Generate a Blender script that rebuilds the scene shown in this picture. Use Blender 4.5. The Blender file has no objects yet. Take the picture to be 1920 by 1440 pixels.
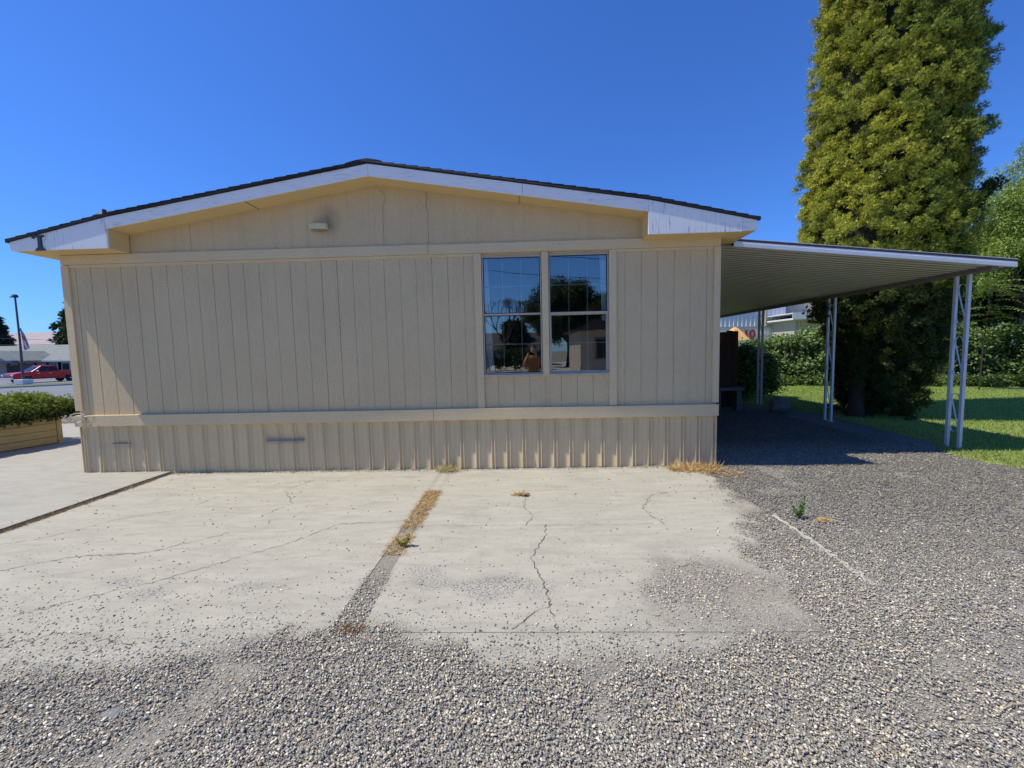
import bpy, bmesh, math, random
import numpy as np
from mathutils import Matrix, Vector
random.seed(7); rng = np.random.default_rng(7)
SC = bpy.context.scene
COL = SC.collection
rad = math.radians
# ------------------------------------------------------------------ camera
H = 1.518
yaw, pit, rol = rad(1.745), rad(4.436), rad(-1.275)
f = Vector((-math.sin(yaw)*math.cos(pit), math.cos(yaw)*math.cos(pit), -math.sin(pit)))
r0 = Vector((math.cos(yaw), math.sin(yaw), 0)); u0 = r0.cross(f)
r = math.cos(rol)*r0 + math.sin(rol)*u0; u = -math.sin(rol)*r0 + math.cos(rol)*u0
cd = bpy.data.cameras.new('camera'); cam = bpy.data.objects.new('camera', cd); COL.objects.link(cam)
cd.sensor_width = 36; cd.lens = 14.432; cd.clip_start = 0.02; cd.clip_end = 6000
M4 = Matrix((r, u, -f)).transposed().to_4x4(); M4.translation = (0, 0, H)
cam.matrix_world = M4; SC.camera = cam
# ------------------------------------------------------------------ sky, sun, exposure
LDIR = Vector((0.56, 0.095, -1.0)).normalized()          # direction light travels
SUN_EL = math.asin(-LDIR.z)
to_sun = -LDIR
W = bpy.data.worlds.new('World'); SC.world = W; W.use_nodes = True
wn = W.node_tree.nodes; wl = W.node_tree.links
bg = wn['Background']; sky = wn.new('ShaderNodeTexSky'); sky.sky_type = 'NISHITA'; sky.sun_disc = False
sky.sun_elevation = SUN_EL
sky.sun_rotation = math.atan2(to_sun.x, to_sun.y)
sky.altitude = 300; sky.air_density = 1.15; sky.dust_density = 0.25; sky.ozone_density = 4.0
hs = wn.new('ShaderNodeMix'); hs.data_type = 'RGBA'; hs.blend_type = 'MULTIPLY'; hs.inputs['Factor'].default_value = 1
hs.inputs[7].default_value = (0.31, 0.585, 1.10, 1)      # the phone's deep blue rendering of the clear sky
wl.new(sky.outputs[0], hs.inputs[6]); wl.new(hs.outputs[2], bg.inputs['Color'])
bg.inputs['Strength'].default_value = 0.135
sd = bpy.data.lights.new('sun', 'SUN'); sd.energy = 4.4; sd.angle = rad(0.53); sd.color = (1.0, 0.94, 0.80)
sun = bpy.data.objects.new('sun', sd); COL.objects.link(sun)
sun.rotation_euler = LDIR.to_track_quat('-Z', 'Y').to_euler()
SC.view_settings.view_transform = 'Standard'; SC.view_settings.look = 'None'
SC.view_settings.exposure = 0.20; SC.view_settings.gamma = 1.0
SC.cycles.max_bounces = 8; SC.cycles.transparent_max_bounces = 8
try: SC.cycles.use_denoising = True
except Exception: pass

# ------------------------------------------------------------------ helpers
def tag(o, label=None, cat=None, group=None, kind=None):
    if label: o['label'] = label
    if cat: o['category'] = cat
    if group: o['group'] = group
    if kind: o['kind'] = kind
    return o
def thing(name, label, cat, loc=(0, 0, 0), rz=0, group=None):
    o = bpy.data.objects.new(name, None); COL.objects.link(o); o.empty_display_size = 0.2
    o.location = loc; o.rotation_euler = (0, 0, rz)
    return tag(o, label, cat, group)
def mesh_np(name, V, F, mat, parent=None, col=None, smooth=False, world=True):
    """V (n,3); F (m,k) all same k, or list of such arrays"""
    Fs = F if isinstance(F, list) else [F]
    Fs = [a for a in Fs if len(a)]
    me = bpy.data.meshes.new(name)
    V = np.asarray(V, dtype=np.float32)
    if parent is not None and world:
        root = parent
        off = np.array(parent.location, dtype=np.float32) if parent.type == 'EMPTY' else np.array(parent.parent.location if parent.parent else (0, 0, 0), dtype=np.float32)
        V = V - off
    me.vertices.add(len(V)); me.vertices.foreach_set('co', V.ravel())
    nl = sum(a.size for a in Fs); nf = sum(len(a) for a in Fs)
    me.loops.add(nl); me.loops.foreach_set('vertex_index', np.concatenate([a.ravel() for a in Fs]).astype(np.int32))
    me.polygons.add(nf)
    tot = np.concatenate([np.full(len(a), a.shape[1]) for a in Fs]).astype(np.int32)
    st = np.concatenate([[0], np.cumsum(tot)[:-1]]).astype(np.int32)
    me.polygons.foreach_set('loop_start', st); me.polygons.foreach_set('loop_total', tot)
    if smooth: me.polygons.foreach_set('use_smooth', np.ones(nf, dtype=bool))
    me.update(calc_edges=True); me.validate()
    if col is not None:
        ca = me.color_attributes.new('tint', 'FLOAT_COLOR', 'POINT')
        c4 = np.ones((len(V), 4), dtype=np.float32); c4[:, :col.shape[1]] = col
        ca.data.foreach_set('color', c4.ravel())
    me.materials.append(mat)
    o = bpy.data.objects.new(name, me); COL.objects.link(o)
    if parent is not None: o.parent = parent
    return o
class MB:
    def __init__(s): s.bm = bmesh.new()
    def face(s, pts):
        vs = [s.bm.verts.new(p) for p in pts]; return s.bm.faces.new(vs)
    def box(s, x0, x1, y0, y1, z0, z1, M=None):
        c = [(x0,y0,z0),(x1,y0,z0),(x1,y1,z0),(x0,y1,z0),(x0,y0,z1),(x1,y0,z1),(x1,y1,z1),(x0,y1,z1)]
        if M is not None: c = [M @ Vector(p) for p in c]
        v = [s.bm.verts.new(p) for p in c]
        for q in ((0,3,2,1),(4,5,6,7),(0,1,5,4),(1,2,6,5),(2,3,7,6),(3,0,4,7)): s.bm.faces.new([v[i] for i in q])
        return s
    def prism(s, poly, a0, a1, axis='y', M=None):
        """poly in the 2D plane perpendicular to axis: 'y'->(x,z), 'x'->(y,z), 'z'->(x,y)"""
        def P(p, a):
            q = {'y': (p[0], a, p[1]), 'x': (a, p[0], p[1]), 'z': (p[0], p[1], a)}[axis]
            return M @ Vector(q) if M is not None else Vector(q)
        A = [s.bm.verts.new(P(p, a0)) for p in poly]; B = [s.bm.verts.new(P(p, a1)) for p in poly]
        n = len(poly)
        s.bm.faces.new(A); s.bm.faces.new(B[::-1])
        for i in range(n): s.bm.faces.new([A[i], B[i], B[(i+1) % n], A[(i+1) % n]])
        return s
    def tube(s, pts, rr, n=8, cap=True):
        pts = [Vector(p) for p in pts]; m = len(pts)
        rs = rr if isinstance(rr, (list, tuple)) else [rr]*m
        rings = []; up = Vector((0, 0, 1))
        for i, p in enumerate(pts):
            d = (pts[min(i+1, m-1)] - pts[max(i-1, 0)]).normalized()
            a = d.cross(up)
            if a.length < 0.05: a = d.cross(Vector((1, 0, 0)))
            a.normalize(); b = a.cross(d).normalized(); up = b
            rings.append([s.bm.verts.new(p + (a*math.cos(t) + b*math.sin(t))*rs[i]) for t in [2*math.pi*k/n for k in range(n)]])
        for i in range(m-1):
            for k in range(n): s.bm.faces.new([rings[i][k], rings[i][(k+1) % n], rings[i+1][(k+1) % n], rings[i+1][k]])
        if cap: s.bm.faces.new(rings[0][::-1]); s.bm.faces.new(rings[-1])
        return s
    def lathe(s, prof, c=(0, 0, 0), n=20, axis='z'):
        rings = []
        for (rr, h) in prof:
            ring = []
            for k in range(n):
                t = 2*math.pi*k/n; a, b = rr*math.cos(t), rr*math.sin(t)
                q = {'z': (a, b, h), 'y': (a, h, b), 'x': (h, a, b)}[axis]
                ring.append(s.bm.verts.new((c[0]+q[0], c[1]+q[1], c[2]+q[2])))
            rings.append(ring)
        for i in range(len(rings)-1):
            for k in range(n): s.bm.faces.new([rings[i][k], rings[i][(k+1) % n], rings[i+1][(k+1) % n], rings[i+1][k]])
        s.bm.faces.new(rings[0][::-1]); s.bm.faces.new(rings[-1]); return s
    def build(s, name, mat, parent=None, bevel=0, smooth=False, world=True, segs=2):
        bmesh.ops.recalc_face_normals(s.bm, faces=s.bm.faces)
        if bevel:
            es = [e for e in s.bm.edges if len(e.link_faces) == 2 and e.calc_face_angle(0) > 0.5]
            bmesh.ops.bevel(s.bm, geom=es, offset=bevel, segments=segs, profile=0.5, affect='EDGES', clamp_overlap=True)
        me = bpy.data.meshes.new(name)
        if parent is not None and world:
            root = parent
            while root.parent: root = root.parent
            if root.type == 'EMPTY': bmesh.ops.translate(s.bm, verts=s.bm.verts, vec=-root.location)
        s.bm.to_mesh(me); s.bm.free(); me.materials.append(mat)
        if smooth:
            for p in me.polygons: p.use_smooth = True
        o = bpy.data.objects.new(name, me); COL.objects.link(o)
        if parent is not None: o.parent = parent
        return o
# ------------------------------------------------------------------ materials
class NT:
    def __init__(s, name):
        s.m = bpy.data.materials.new(name); s.m.use_nodes = True
        s.n = s.m.node_tree.nodes; s.l = s.m.node_tree.links; s.b = s.n['Principled BSDF']
        s.tc = s.n.new('ShaderNodeTexCoord'); s.obj = s.tc.outputs['Object']
    def new(s, t, **k):
        x = s.n.new(t)
        for a, v in k.items():
            if a in x.inputs: x.inputs[a].default_value = v
            else: setattr(x, a, v)
        return x
    def mapping(s, scale=(1, 1, 1), src=None, loc=(0, 0, 0)):
        mp = s.n.new('ShaderNodeMapping'); mp.inputs['Scale'].default_value = scale; mp.inputs['Location'].default_value = loc
        s.l.new(src or s.obj, mp.inputs[0]); return mp.outputs[0]
    def noise(s, scale, vec=None, detail=4, rough=0.55, dist=0.0):
        x = s.new('ShaderNodeTexNoise', Scale=scale, Detail=detail, Roughness=rough, Distortion=dist)
        s.l.new(vec or s.obj, x.inputs['Vector']); return x.outputs['Fac']
    def ramp(s, fac, stops, interp='LINEAR'):
        x = s.n.new('ShaderNodeValToRGB'); x.color_ramp.interpolation = interp
        e = x.color_ramp.elements
        while len(e) < len(stops): e.new(0.5)
        for i, (p, c) in enumerate(stops):
            e[i].position = p; e[i].color = (c, c, c, 1) if isinstance(c, (int, float)) else (*c, 1)
        s.l.new(fac, x.inputs[0]); return x.outputs[0]
    def mix(s, fac, a, b, mode='MIX'):
        x = s.n.new('ShaderNodeMix'); x.data_type = 'RGBA'; x.blend_type = mode
        for sock, v in ((x.inputs['Factor'], fac), (x.inputs[6], a), (x.inputs[7], b)):
            if isinstance(v, (int, float)): sock.default_value = v
            elif isinstance(v, tuple): sock.default_value = (*v, 1)
            else: s.l.new(v, sock)
        return x.outputs[2]
    def math(s, op, a, b=0.0, c=None):
        x = s.n.new('ShaderNodeMath'); x.operation = op
        for i, v in enumerate((a, b) if c is None else (a, b, c)):
            if isinstance(v, (int, float)): x.inputs[i].default_value = v
            else: s.l.new(v, x.inputs[i])
        return x.outputs[0]
    def bump(s, h, strength=0.5, dist=0.01, prev=None):
        x = s.new('ShaderNodeBump', Strength=strength, Distance=dist); s.l.new(h, x.inputs['Height'])
        if prev is not None: s.l.new(prev, x.inputs['Normal'])
        return x.outputs[0]
    def fin(s, color=None, rough=None, normal=None, metal=None, spec=None):
        for k, v in (('Base Color', color), ('Roughness', rough), ('Normal', normal), ('Metallic', metal), ('Specular IOR Level', spec)):
            if v is None: continue
            if isinstance(v, (int, float)): s.b.inputs[k].default_value = v
            elif isinstance(v, tuple): s.b.inputs[k].default_value = (*v, 1)
            else: s.l.new(v, s.b.inputs[k])
        return s.m
def simple(name, c, rough=0.6, metal=0.0, var=0.15, nscale=6.0, bump=0.0, bscale=60, spec=0.5):
    t = NT(name); n = t.noise(nscale, detail=5)
    lo = tuple(x*(1-var) for x in c); hi = tuple(min(1, x*(1+var)) for x in c)
    col = t.mix(n, lo, hi); nr = t.bump(t.noise(bscale), bump, 0.004) if bump else None
    return t.fin(col, rough, nr, metal, spec)

def mat_siding(name, c, grain=(60, 60, 9), bstr=0.55, stain=0.25):
    t = NT(name)
    g = t.noise(1.0, t.mapping(grain), 5, 0.65, 0.4)
    fine = t.noise(75, None, 4, 0.65)
    big = t.noise(1.3, None, 5, 0.6)
    drip = t.noise(1.0, t.mapping((9, 9, 0.6)), 4, 0.6)
    col = t.mix(t.ramp(big, [(0.3, 0.0), (0.75, 1.0)]), tuple(x*0.93 for x in c), tuple(x*1.05 for x in c))
    col = t.mix(t.math('MULTIPLY', t.ramp(drip, [(0.52, 0.0), (0.8, 1.0)]), stain), col, (c[0]*.72, c[1]*.70, c[2]*.66))
    col = t.mix(t.ramp(fine, [(0.30, 0.35), (0.5, 0.0)]), col, tuple(x*0.62 for x in c))
    nr = t.bump(g, bstr, 0.012); nr = t.bump(fine, bstr, 0.016, nr)
    return t.fin(col, 0.75, nr, None, 0.25)
TAN = (0.705, 0.55, 0.325)
M_siding = mat_siding('painted_siding', TAN, grain=(30, 30, 7), bstr=1.0)
M_gable = mat_siding('painted_gable_siding', (0.63, 0.485, 0.285), stain=0.5)
def soot(m):       # old soot and rust smudge on the panel round the lamp housing
    n = m.node_tree.nodes; l = m.node_tree.links; b = n['Principled BSDF']; src = b.inputs['Base Color'].links[0].from_socket
    tc = n.new('ShaderNodeTexCoord'); mp = n.new('ShaderNodeMapping'); mp.inputs['Location'].default_value = (.68*5.2, 0, -3.235*4.2); mp.inputs['Scale'].default_value = (5.2, 0, 4.2)
    l.new(tc.outputs['Object'], mp.inputs[0]); g = n.new('ShaderNodeTexGradient'); g.gradient_type = 'SPHERICAL'; l.new(mp.outputs[0], g.inputs[0])
    nz = n.new('ShaderNodeTexNoise'); nz.inputs['Scale'].default_value = 7; l.new(tc.outputs['Object'], nz.inputs['Vector'])
    mu = n.new('ShaderNodeMath'); mu.operation = 'MULTIPLY'; l.new(g.outputs['Fac'], mu.inputs[0]); l.new(nz.outputs['Fac'], mu.inputs[1])
    mx = n.new('ShaderNodeMix'); mx.data_type = 'RGBA'; l.new(mu.outputs[0], mx.inputs['Factor']); l.new(src, mx.inputs[6]); mx.inputs[7].default_value = (.06, .05, .035, 1); l.new(mx.outputs[2], b.inputs['Base Color'])
soot(M_gable)
M_trim = mat_siding('painted_trim', (0.70, 0.55, 0.325), grain=(8, 60, 90), bstr=0.5, stain=0.0)
M_skirt = mat_siding('painted_skirting', (0.67, 0.525, 0.31), grain=(8, 8, 3), bstr=0.12, stain=0.35)
M_soffit = mat_siding('painted_soffit', (0.66, 0.49, 0.24), grain=(10, 10, 10), bstr=0.1, stain=0.1)
def mat_white(name, g=(4, 30, 60), crack=0.5):
    t = NT(name)
    s_ = t.noise(1.0, t.mapping(g), 6, 0.7, 0.3); big = t.noise(2.2)
    m = t.math('MULTIPLY', t.ramp(s_, [(0.56, 0.0), (0.62, 1.0)]), t.ramp(big, [(0.36, 0.0), (0.56, crack)]))
    base = t.mix(t.noise(7), (0.74, 0.74, 0.74), (0.84, 0.835, 0.82))
    col = t.mix(m, base, (0.22, 0.20, 0.18))
    nr = t.bump(s_, 0.8, 0.006)
    return t.fin(col, 0.55, nr)
M_fascia = mat_white('peeling_white_paint')
M_fascia_v = mat_white('peeling_white_paint_upright', (45, 30, 3), 0.6)
def mat_shingle():
    t = NT('dark_shingles')
    col = t.mix(t.ramp(t.noise(190, None, 2), [(0.4, 0.0), (0.7, 1.0)]), (0.016, 0.016, 0.018), (0.06, 0.06, 0.063))
    return t.fin(col, 0.9, t.bump(t.noise(200), 0.8, 0.004), None, 0.2)
M_shingle = mat_shingle()
M_alu = simple('weathered_aluminium', (0.44, 0.385, 0.30), 0.5, 0.0, 0.3, 14)
M_black = simple('black_gasket', (0.012, 0.012, 0.014), 0.5)
M_grid = simple('white_window_grid', (0.36, 0.35, 0.34), 0.5)
M_curtain = simple('white_curtain', (0.88, 0.88, 0.88), 0.9)
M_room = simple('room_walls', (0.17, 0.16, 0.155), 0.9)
def mat_glass():
    t = NT('window_glass'); t.n.remove(t.b)
    out = t.n['Material Output']
    gl = t.n.new('ShaderNodeBsdfGlossy'); gl.inputs['Roughness'].default_value = 0.004; gl.inputs['Color'].default_value = (0.95, 0.92, 0.84, 1)
    tr = t.n.new('ShaderNodeBsdfTransparent'); tr.inputs['Color'].default_value = (0.86, 0.90, 0.92, 1)
    lw = t.new('ShaderNodeFresnel', IOR=1.5)
    fac = t.math('MULTIPLY_ADD', lw.outputs[0], 1.0, 0.15)
    mx = t.n.new('ShaderNodeMixShader'); t.l.new(fac, mx.inputs[0]); t.l.new(tr.outputs[0], mx.inputs[1]); t.l.new(gl.outputs[0], mx.inputs[2])
    w_ = t.noise(1.6, None, 2); b = t.bump(w_, 0.05, 0.02); t.l.new(b, gl.inputs['Normal'])
    t.l.new(mx.outputs[0], out.inputs[0]); return t.m
M_glass = mat_glass()
def mat_tint(name, rough=0.8, trans=0.0, bump=0.0, spec=0.3, gain=1.0):
    t = NT(name); a = t.n.new('ShaderNodeAttribute'); a.attribute_name = 'tint'
    c = a.outputs['Color']
    nr = t.bump(t.noise(180), bump, 0.002) if bump else None
    t.fin(c, rough, nr, None, spec)
    if trans:
        out = t.n['Material Output']; tl = t.n.new('ShaderNodeBsdfTranslucent')
        cc = t.mix(1.0, c, (1.3, 1.35, 0.6), 'MULTIPLY'); t.l.new(cc, tl.inputs['Color'])
        mx = t.n.new('ShaderNodeMixShader'); mx.inputs[0].default_value = trans
        t.l.new(t.b.outputs[0], mx.inputs[1]); t.l.new(tl.outputs[0], mx.inputs[2]); t.l.new(mx.outputs[0], out.inputs[0])
    return t.m
M_leaf = mat_tint('leaf', 0.55, 0.25, 0, 0.4)
M_needle = mat_tint('scale_foliage', 0.75, 0.12, 0, 0.25)
M_stone = mat_tint('stone', 0.8, 0, 0.3, 0.3)
M_dry = mat_tint('dry_grass', 0.85, 0.15, 0, 0.2)
M_bark = mat_siding('bark', (0.065, 0.048, 0.036), grain=(14, 14, 2), bstr=1.0, stain=0.3)

# ------------------------------------------------------------------ ground
def sstep(a, b, x):
    t = np.clip((x-a)/(b-a), 0, 1); return t*t*(3-2*t)
def gz(x, y):
    s = np.hypot(x, y); return -0.9*sstep(14, 50, s)*sstep(-3, -9, x)
# cheap value noise
_tab = rng.random((64, 64))
def vn(x, y, sc):
    x = np.asarray(x)*sc + 17.3; y = np.asarray(y)*sc + 5.1
    xi = np.floor(x).astype(int); yi = np.floor(y).astype(int); fx = x-xi; fy = y-yi
    fx = fx*fx*(3-2*fx); fy = fy*fy*(3-2*fy); T = lambda a, b: _tab[a % 64, b % 64]
    return (T(xi, yi)*(1-fx)+T(xi+1, yi)*fx)*(1-fy) + (T(xi, yi+1)*(1-fx)+T(xi+1, yi+1)*fx)*fy
def fbm(x, y, sc, o=4):
    s = 0; a = 0.5
    for i in range(o): s = s + a*vn(x, y, sc*2**i); a *= .5
    return s/(1-0.5**o)
def cover(x, y, tracks=True):
    """how fully gravel covers the ground at a point (0 bare slab .. 1 gravel bed)"""
    x = np.asarray(x, float); y = np.asarray(y, float)
    n = fbm(x, y, 3.0); n2 = fbm(x+9, y, 9.0, 3)
    jit = (n-0.5)*0.5 + (n2-0.5)*0.22
    front = np.interp(x, [-3.2, -2.6, -2.15, -1.62, -1.37, -1.0, -0.55, 0.0, 0.9, 1.3], [1.66, 1.84, 1.92, 2.12, 2.24, 2.14, 2.03, 2.0, 2.0, 1.96])
    a = sstep(0.24, -0.16, (y-front+.11) - jit*0.75)
    edge = np.interp(y, [1.9, 2.1, 2.27, 3.03, 3.7, 4.6, 5.0], [0.9, 1.25, 1.54, 1.86, 2.12, 2.24, 2.4])
    b = sstep(-0.30, 0.16, (x-edge) + jit*1.0)
    # ragged gravel and dirt patch on the slab
    pd = np.hypot((x-1.12)/0.58, (y-2.52)/0.40)
    c = 0.55*sstep(1.25, 0.40, pd + jit*1.4)
    cv = np.maximum(np.maximum(a, b), c)
    # gap between the slabs
    g = (np.abs(x+1.03) < 0.085)*sstep(3.3, 2.2, y)*0.62
    cv = np.maximum(cv, g)
    if not tracks: return np.clip(cv, 0, 1)
    # dusty wheel tracks where the gravel is thin
    tx = -1.52 + (y-1.6)*0.45
    cv = cv*(1-0.80*sstep(0.22, 0.02, np.abs(x-tx-(n-.5)*.2))*sstep(1.15, 1.35, y)*sstep(2.0, 1.85, y))
    cv = cv*(1-0.62*sstep(0.60, 0.76, fbm(x+31, y+7, 2.2)))
    tr2 = np.hypot((x-1.40)/0.22, (y-2.28)/0.33)
    cv = cv*(1-0.75*sstep(1.1, 0.6, tr2+(n-.5)))
    return np.clip(cv, 0, 1)
def scatter_sparse(x, y):
    n = fbm(x+3, y+11, 2.6)
    d = np.maximum(y-2.0, 0)
    s = 0.14*np.exp(-d/0.22)+0.012*np.exp(-d/1.1)*sstep(0.35, 0.7, n)*2+0.0022
    s = s + 0.03*np.exp(-np.maximum(2.1-x, 0)/0.25)*(y > 2)
    return s
def grid(x0, x1, nx, y0, y1, ny):
    X, Y = np.meshgrid(np.linspace(x0, x1, nx+1), np.linspace(y0, y1, ny+1))
    i = np.arange(nx*ny); r_ = i//nx; c_ = i % nx; a = r_*(nx+1)+c_
    return X.ravel(), Y.ravel(), np.stack([a, a+1, a+nx+2, a+nx+1], 1)
def mat_earth():
    t = NT('dry_earth'); n = t.noise(0.6, None, 8, 0.6); f_ = t.noise(45, None, 5, 0.7)
    c = t.mix(n, (0.17, 0.145, 0.11), (0.27, 0.235, 0.18)); c = t.mix(t.ramp(f_, [(0.4, 0.0), (0.65, 0.6)]), c, (0.10, 0.09, 0.075))
    return t.fin(c, 0.95, t.bump(f_, 0.5, 0.02))
M_earth = mat_earth()
# one sheet to the horizon, dipping towards the street on the left
xs = np.concatenate([[-3000, -1200, -500, -250, -160, -120, -100], np.linspace(-90, -8, 42), [0, 10, 20, 40, 80, 160, 400, 1200, 3000]])
ys = np.concatenate([[-600, -200, -90, -50, -30, -15, -8, -3], np.linspace(0, 90, 46), [110, 160, 260, 600, 1500, 3000]])
X, Y = np.meshgrid(xs, ys); nx = len(xs)-1; ny = len(ys)-1
i = np.arange(nx*ny); a = (i//nx)*(nx+1)+i % nx
V = np.stack([X.ravel(), Y.ravel(), gz(X.ravel(), Y.ravel())-0.06], 1)
tag(mesh_np('ground', V, np.stack([a, a+1, a+nx+2, a+nx+1], 1), M_earth, smooth=True), kind='structure')

def mat_gravelbed():
    t = NT('gravel_fines')
    v = t.new('ShaderNodeTexVoronoi', Scale=75.0); t.l.new(t.obj, v.inputs['Vector'])
    r_ = t.n.new('ShaderNodeSeparateColor'); t.l.new(v.outputs['Color'], r_.inputs[0])
    c = t.ramp(r_.outputs[0], [(0.0, (0.10, 0.10, 0.10)), (0.35, (0.18, 0.175, 0.165)), (0.62, (0.28, 0.265, 0.235)), (0.85, (0.40, 0.37, 0.31)), (1.0, (0.5, 0.48, 0.43))])
    a = t.n.new('ShaderNodeAttribute'); a.attribute_name = 'tint'
    sep = t.n.new('ShaderNodeSeparateColor'); t.l.new(a.outputs['Color'], sep.inputs[0])
    dirt = t.mix(t.noise(30, None, 5), (0.20, 0.185, 0.155), (0.37, 0.335, 0.285)); dirt = t.mix(t.ramp(r_.outputs[1], [(0.6, 0.0), (0.75, 0.6)]), dirt, (0.13, 0.13, 0.125))
    col = t.mix(sep.outputs[0], dirt, c)
    h = t.math('SUBTRACT', 1.0, v.outputs['Distance'])
    sx = t.n.new('ShaderNodeSeparateXYZ'); t.l.new(t.obj, sx.inputs[0]); col = t.mix(t.ramp(t.math('MULTIPLY', sx.outputs[1], .1), [(.58, 0.), (.68, .6)]), col, (.05, .05, .05))  # carport shade painted into the bed colour towards the back
    return t.fin(col, 0.9, t.bump(h, 0.9, 0.01))
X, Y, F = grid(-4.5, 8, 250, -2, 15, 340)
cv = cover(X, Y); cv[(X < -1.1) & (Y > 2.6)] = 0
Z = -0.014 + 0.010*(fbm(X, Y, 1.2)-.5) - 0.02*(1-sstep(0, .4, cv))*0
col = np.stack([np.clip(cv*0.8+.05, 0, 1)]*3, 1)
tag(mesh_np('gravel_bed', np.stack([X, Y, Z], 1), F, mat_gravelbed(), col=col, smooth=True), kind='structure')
X, Y, F = grid(-60, 40, 60, -50, -2, 40)
tag(mesh_np('rear_lot', np.stack([X, Y, X*0-0.02+gz(X, Y)], 1), F, simple('rear_gravel', (0.36, 0.34, 0.29), 0.9, 0, .3, 3), smooth=True), kind='structure')

def mat_concrete(name, base=(0.40, 0.373, 0.302), k=1.0):
    t = NT(name)
    n1 = t.noise(0.9, None, 6, 0.6, 0.6); n2 = t.noise(1.0, t.mapping((2.2, 9, 1)), 6, 0.65, 0.8); fine = t.noise(240, None, 3, 0.7); mid = t.noise(22, None, 6, 0.7)
    c = t.mix(n1, tuple(x*0.86 for x in base), tuple(x*1.10 for x in base))
    c = t.mix(t.ramp(n2, [(0.45, 0.0), (0.75, 0.7*k)]), c, tuple(x*1.25 for x in base))
    c = t.mix(t.ramp(n2, [(0.25, 0.6*k), (0.45, 0.0)]), c, tuple(x*q for x, q in zip(base, (0.66, 0.69, 0.74))))
    c = t.mix(t.ramp(mid, [(0.52, 0.0), (0.70, 0.34)]), c, tuple(x*0.62 for x in base)); stn = t.noise(2.6, None, 7, 0.7, 0.8); c = t.mix(t.ramp(stn, [(0.55, 0.0), (0.68, 0.38)]), c, tuple(x*0.72 for x in base))
    c = t.mix(t.ramp(fine, [(0.30, 0.5), (0.46, 0.0)]), c, tuple(x*0.5 for x in base))
    a = t.n.new('ShaderNodeAttribute'); a.attribute_name = 'tint'
    sep = t.n.new('ShaderNodeSeparateColor'); t.l.new(a.outputs['Color'], sep.inputs[0])
    grit = t.new('ShaderNodeTexVoronoi', Scale=190.0); t.l.new(t.obj, grit.inputs['Vector']); gs = t.n.new('ShaderNodeSeparateColor'); t.l.new(grit.outputs['Color'], gs.inputs[0])
    dirt = t.mix(mid, (0.185, 0.16, 0.122), (0.32, 0.28, 0.22)); dirt = t.mix(t.ramp(gs.outputs[0], [(0.55, 0.0), (0.72, 0.75)]), dirt, (0.11, 0.108, 0.10)); dirt = t.mix(t.ramp(gs.outputs[1], [(0.86, 0.0), (0.92, 0.7)]), dirt, (0.62, 0.58, 0.48))
    pat = t.noise(5.0, None, 6, 0.7, 0.5); dm = t.math('MULTIPLY', sep.outputs[0], t.ramp(pat, [(0.30, 0.55), (0.55, 1.0)]))
    c = t.mix(dm, c, dirt)
    speck = t.math('MULTIPLY', t.ramp(t.noise(70, None, 4, 0.7), [(0.5, 0.0), (0.56, 1.0)]), sep.outputs[1])
    c = t.mix(speck, c, (0.15, 0.155, 0.16))
    return t.fin(c, 0.85, t.bump(t.math('ADD', fine, t.math('MULTIPLY', mid, 1.5)), 0.25, 0.004), None, 0.25)
M_conc = mat_concrete('worn_concrete'); M_conc2 = mat_concrete('cool_concrete', (0.38, 0.36, 0.30), 0.7)
def slab(name, x0, x1, y0, y1, m, top=0.0, res=0.025):
    nx = max(2, int((x1-x0)/res)); ny = max(2, int((y1-y0)/res)); X, Y, F = grid(x0, x1, nx, y0, y1, ny)
    cv = cover(X, Y, False); n = fbm(X, Y, 5.0)
    edge = np.minimum(np.minimum(X-x0, x1-X), np.minimum(Y-y0, y1-Y))
    d = np.clip(sstep(0.08, 0.7, cv)*0.95 + 0.5*sstep(0.06, 0.0, edge)*sstep(.3, .7, n), 0, 1)
    # blotches of ground-in fines
    bl = np.zeros_like(X); d = np.maximum(d, .75*sstep(1.5, .7, np.hypot((X-1.25)/.48, (Y-2.45)/.42)+(n-.5)*1.2))
    for (bx, by, sx, sy, k) in ((-0.25, 2.55, .30, .12, 1.0), (-0.62, 2.62, .16, .1, .8), (-0.75, 2.75, .12, .07, .7), (-2.75, 2.62, .14, .05, 1.0), (-2.5, 2.5, .15, .06, .9), (-1.95, 2.55, .15, .06, .7), (0.05, 2.5, .12, .1, .7), (-3.3, 2.05, .15, .05, .8)):
        bl = np.maximum(bl, k*sstep(1.3, 0.3, np.hypot((X-bx)/sx, (Y-by)/sy)+(n-.5)*2.2))
    bl = np.maximum(bl, 0.5*sstep(.5, 1., np.exp(-np.maximum(Y-2, 0)/0.5)+n-.5))
    col = np.stack([d, bl, bl], 1)
    zt = top + 0.004*(fbm(X, Y, .8)-.5)
    V = np.stack([X, Y, zt], 1)
    # skirts
    o = mesh_np(name, V, F, m, col=col, smooth=True)
    return tag(o, kind='structure')
def edge_block(o, x0, x1, y0, y1, m, top):
    mb = MB(); mb.box(x0+.002, x1-.002, y0+.002, y1-.002, top-0.12, top-0.006); b = mb.build('slab_body', m, None); b.parent = o; return b
s1 = slab('concrete_slab', -4.72, -1.10, 1.30, 5.36, M_conc); edge_block(s1, -4.72, -1.10, 1.30, 5.36, M_conc, 0)
s2 = slab('concrete_slab', -0.965, 2.20, 2.1203, 5.36, M_conc); edge_block(s2, -0.965, 2.20, 2.1203, 5.36, M_conc, 0)
s3 = slab('concrete_slab', -0.965, 2.20, 1.25, 2.1195, M_conc, -0.002); edge_block(s3, -0.965, 2.20, 1.25, 2.1195, M_conc, -.002)
X, Y, F = grid(-1.0985, -.9665, 6, 1.2, 4.449, 130)
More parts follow.
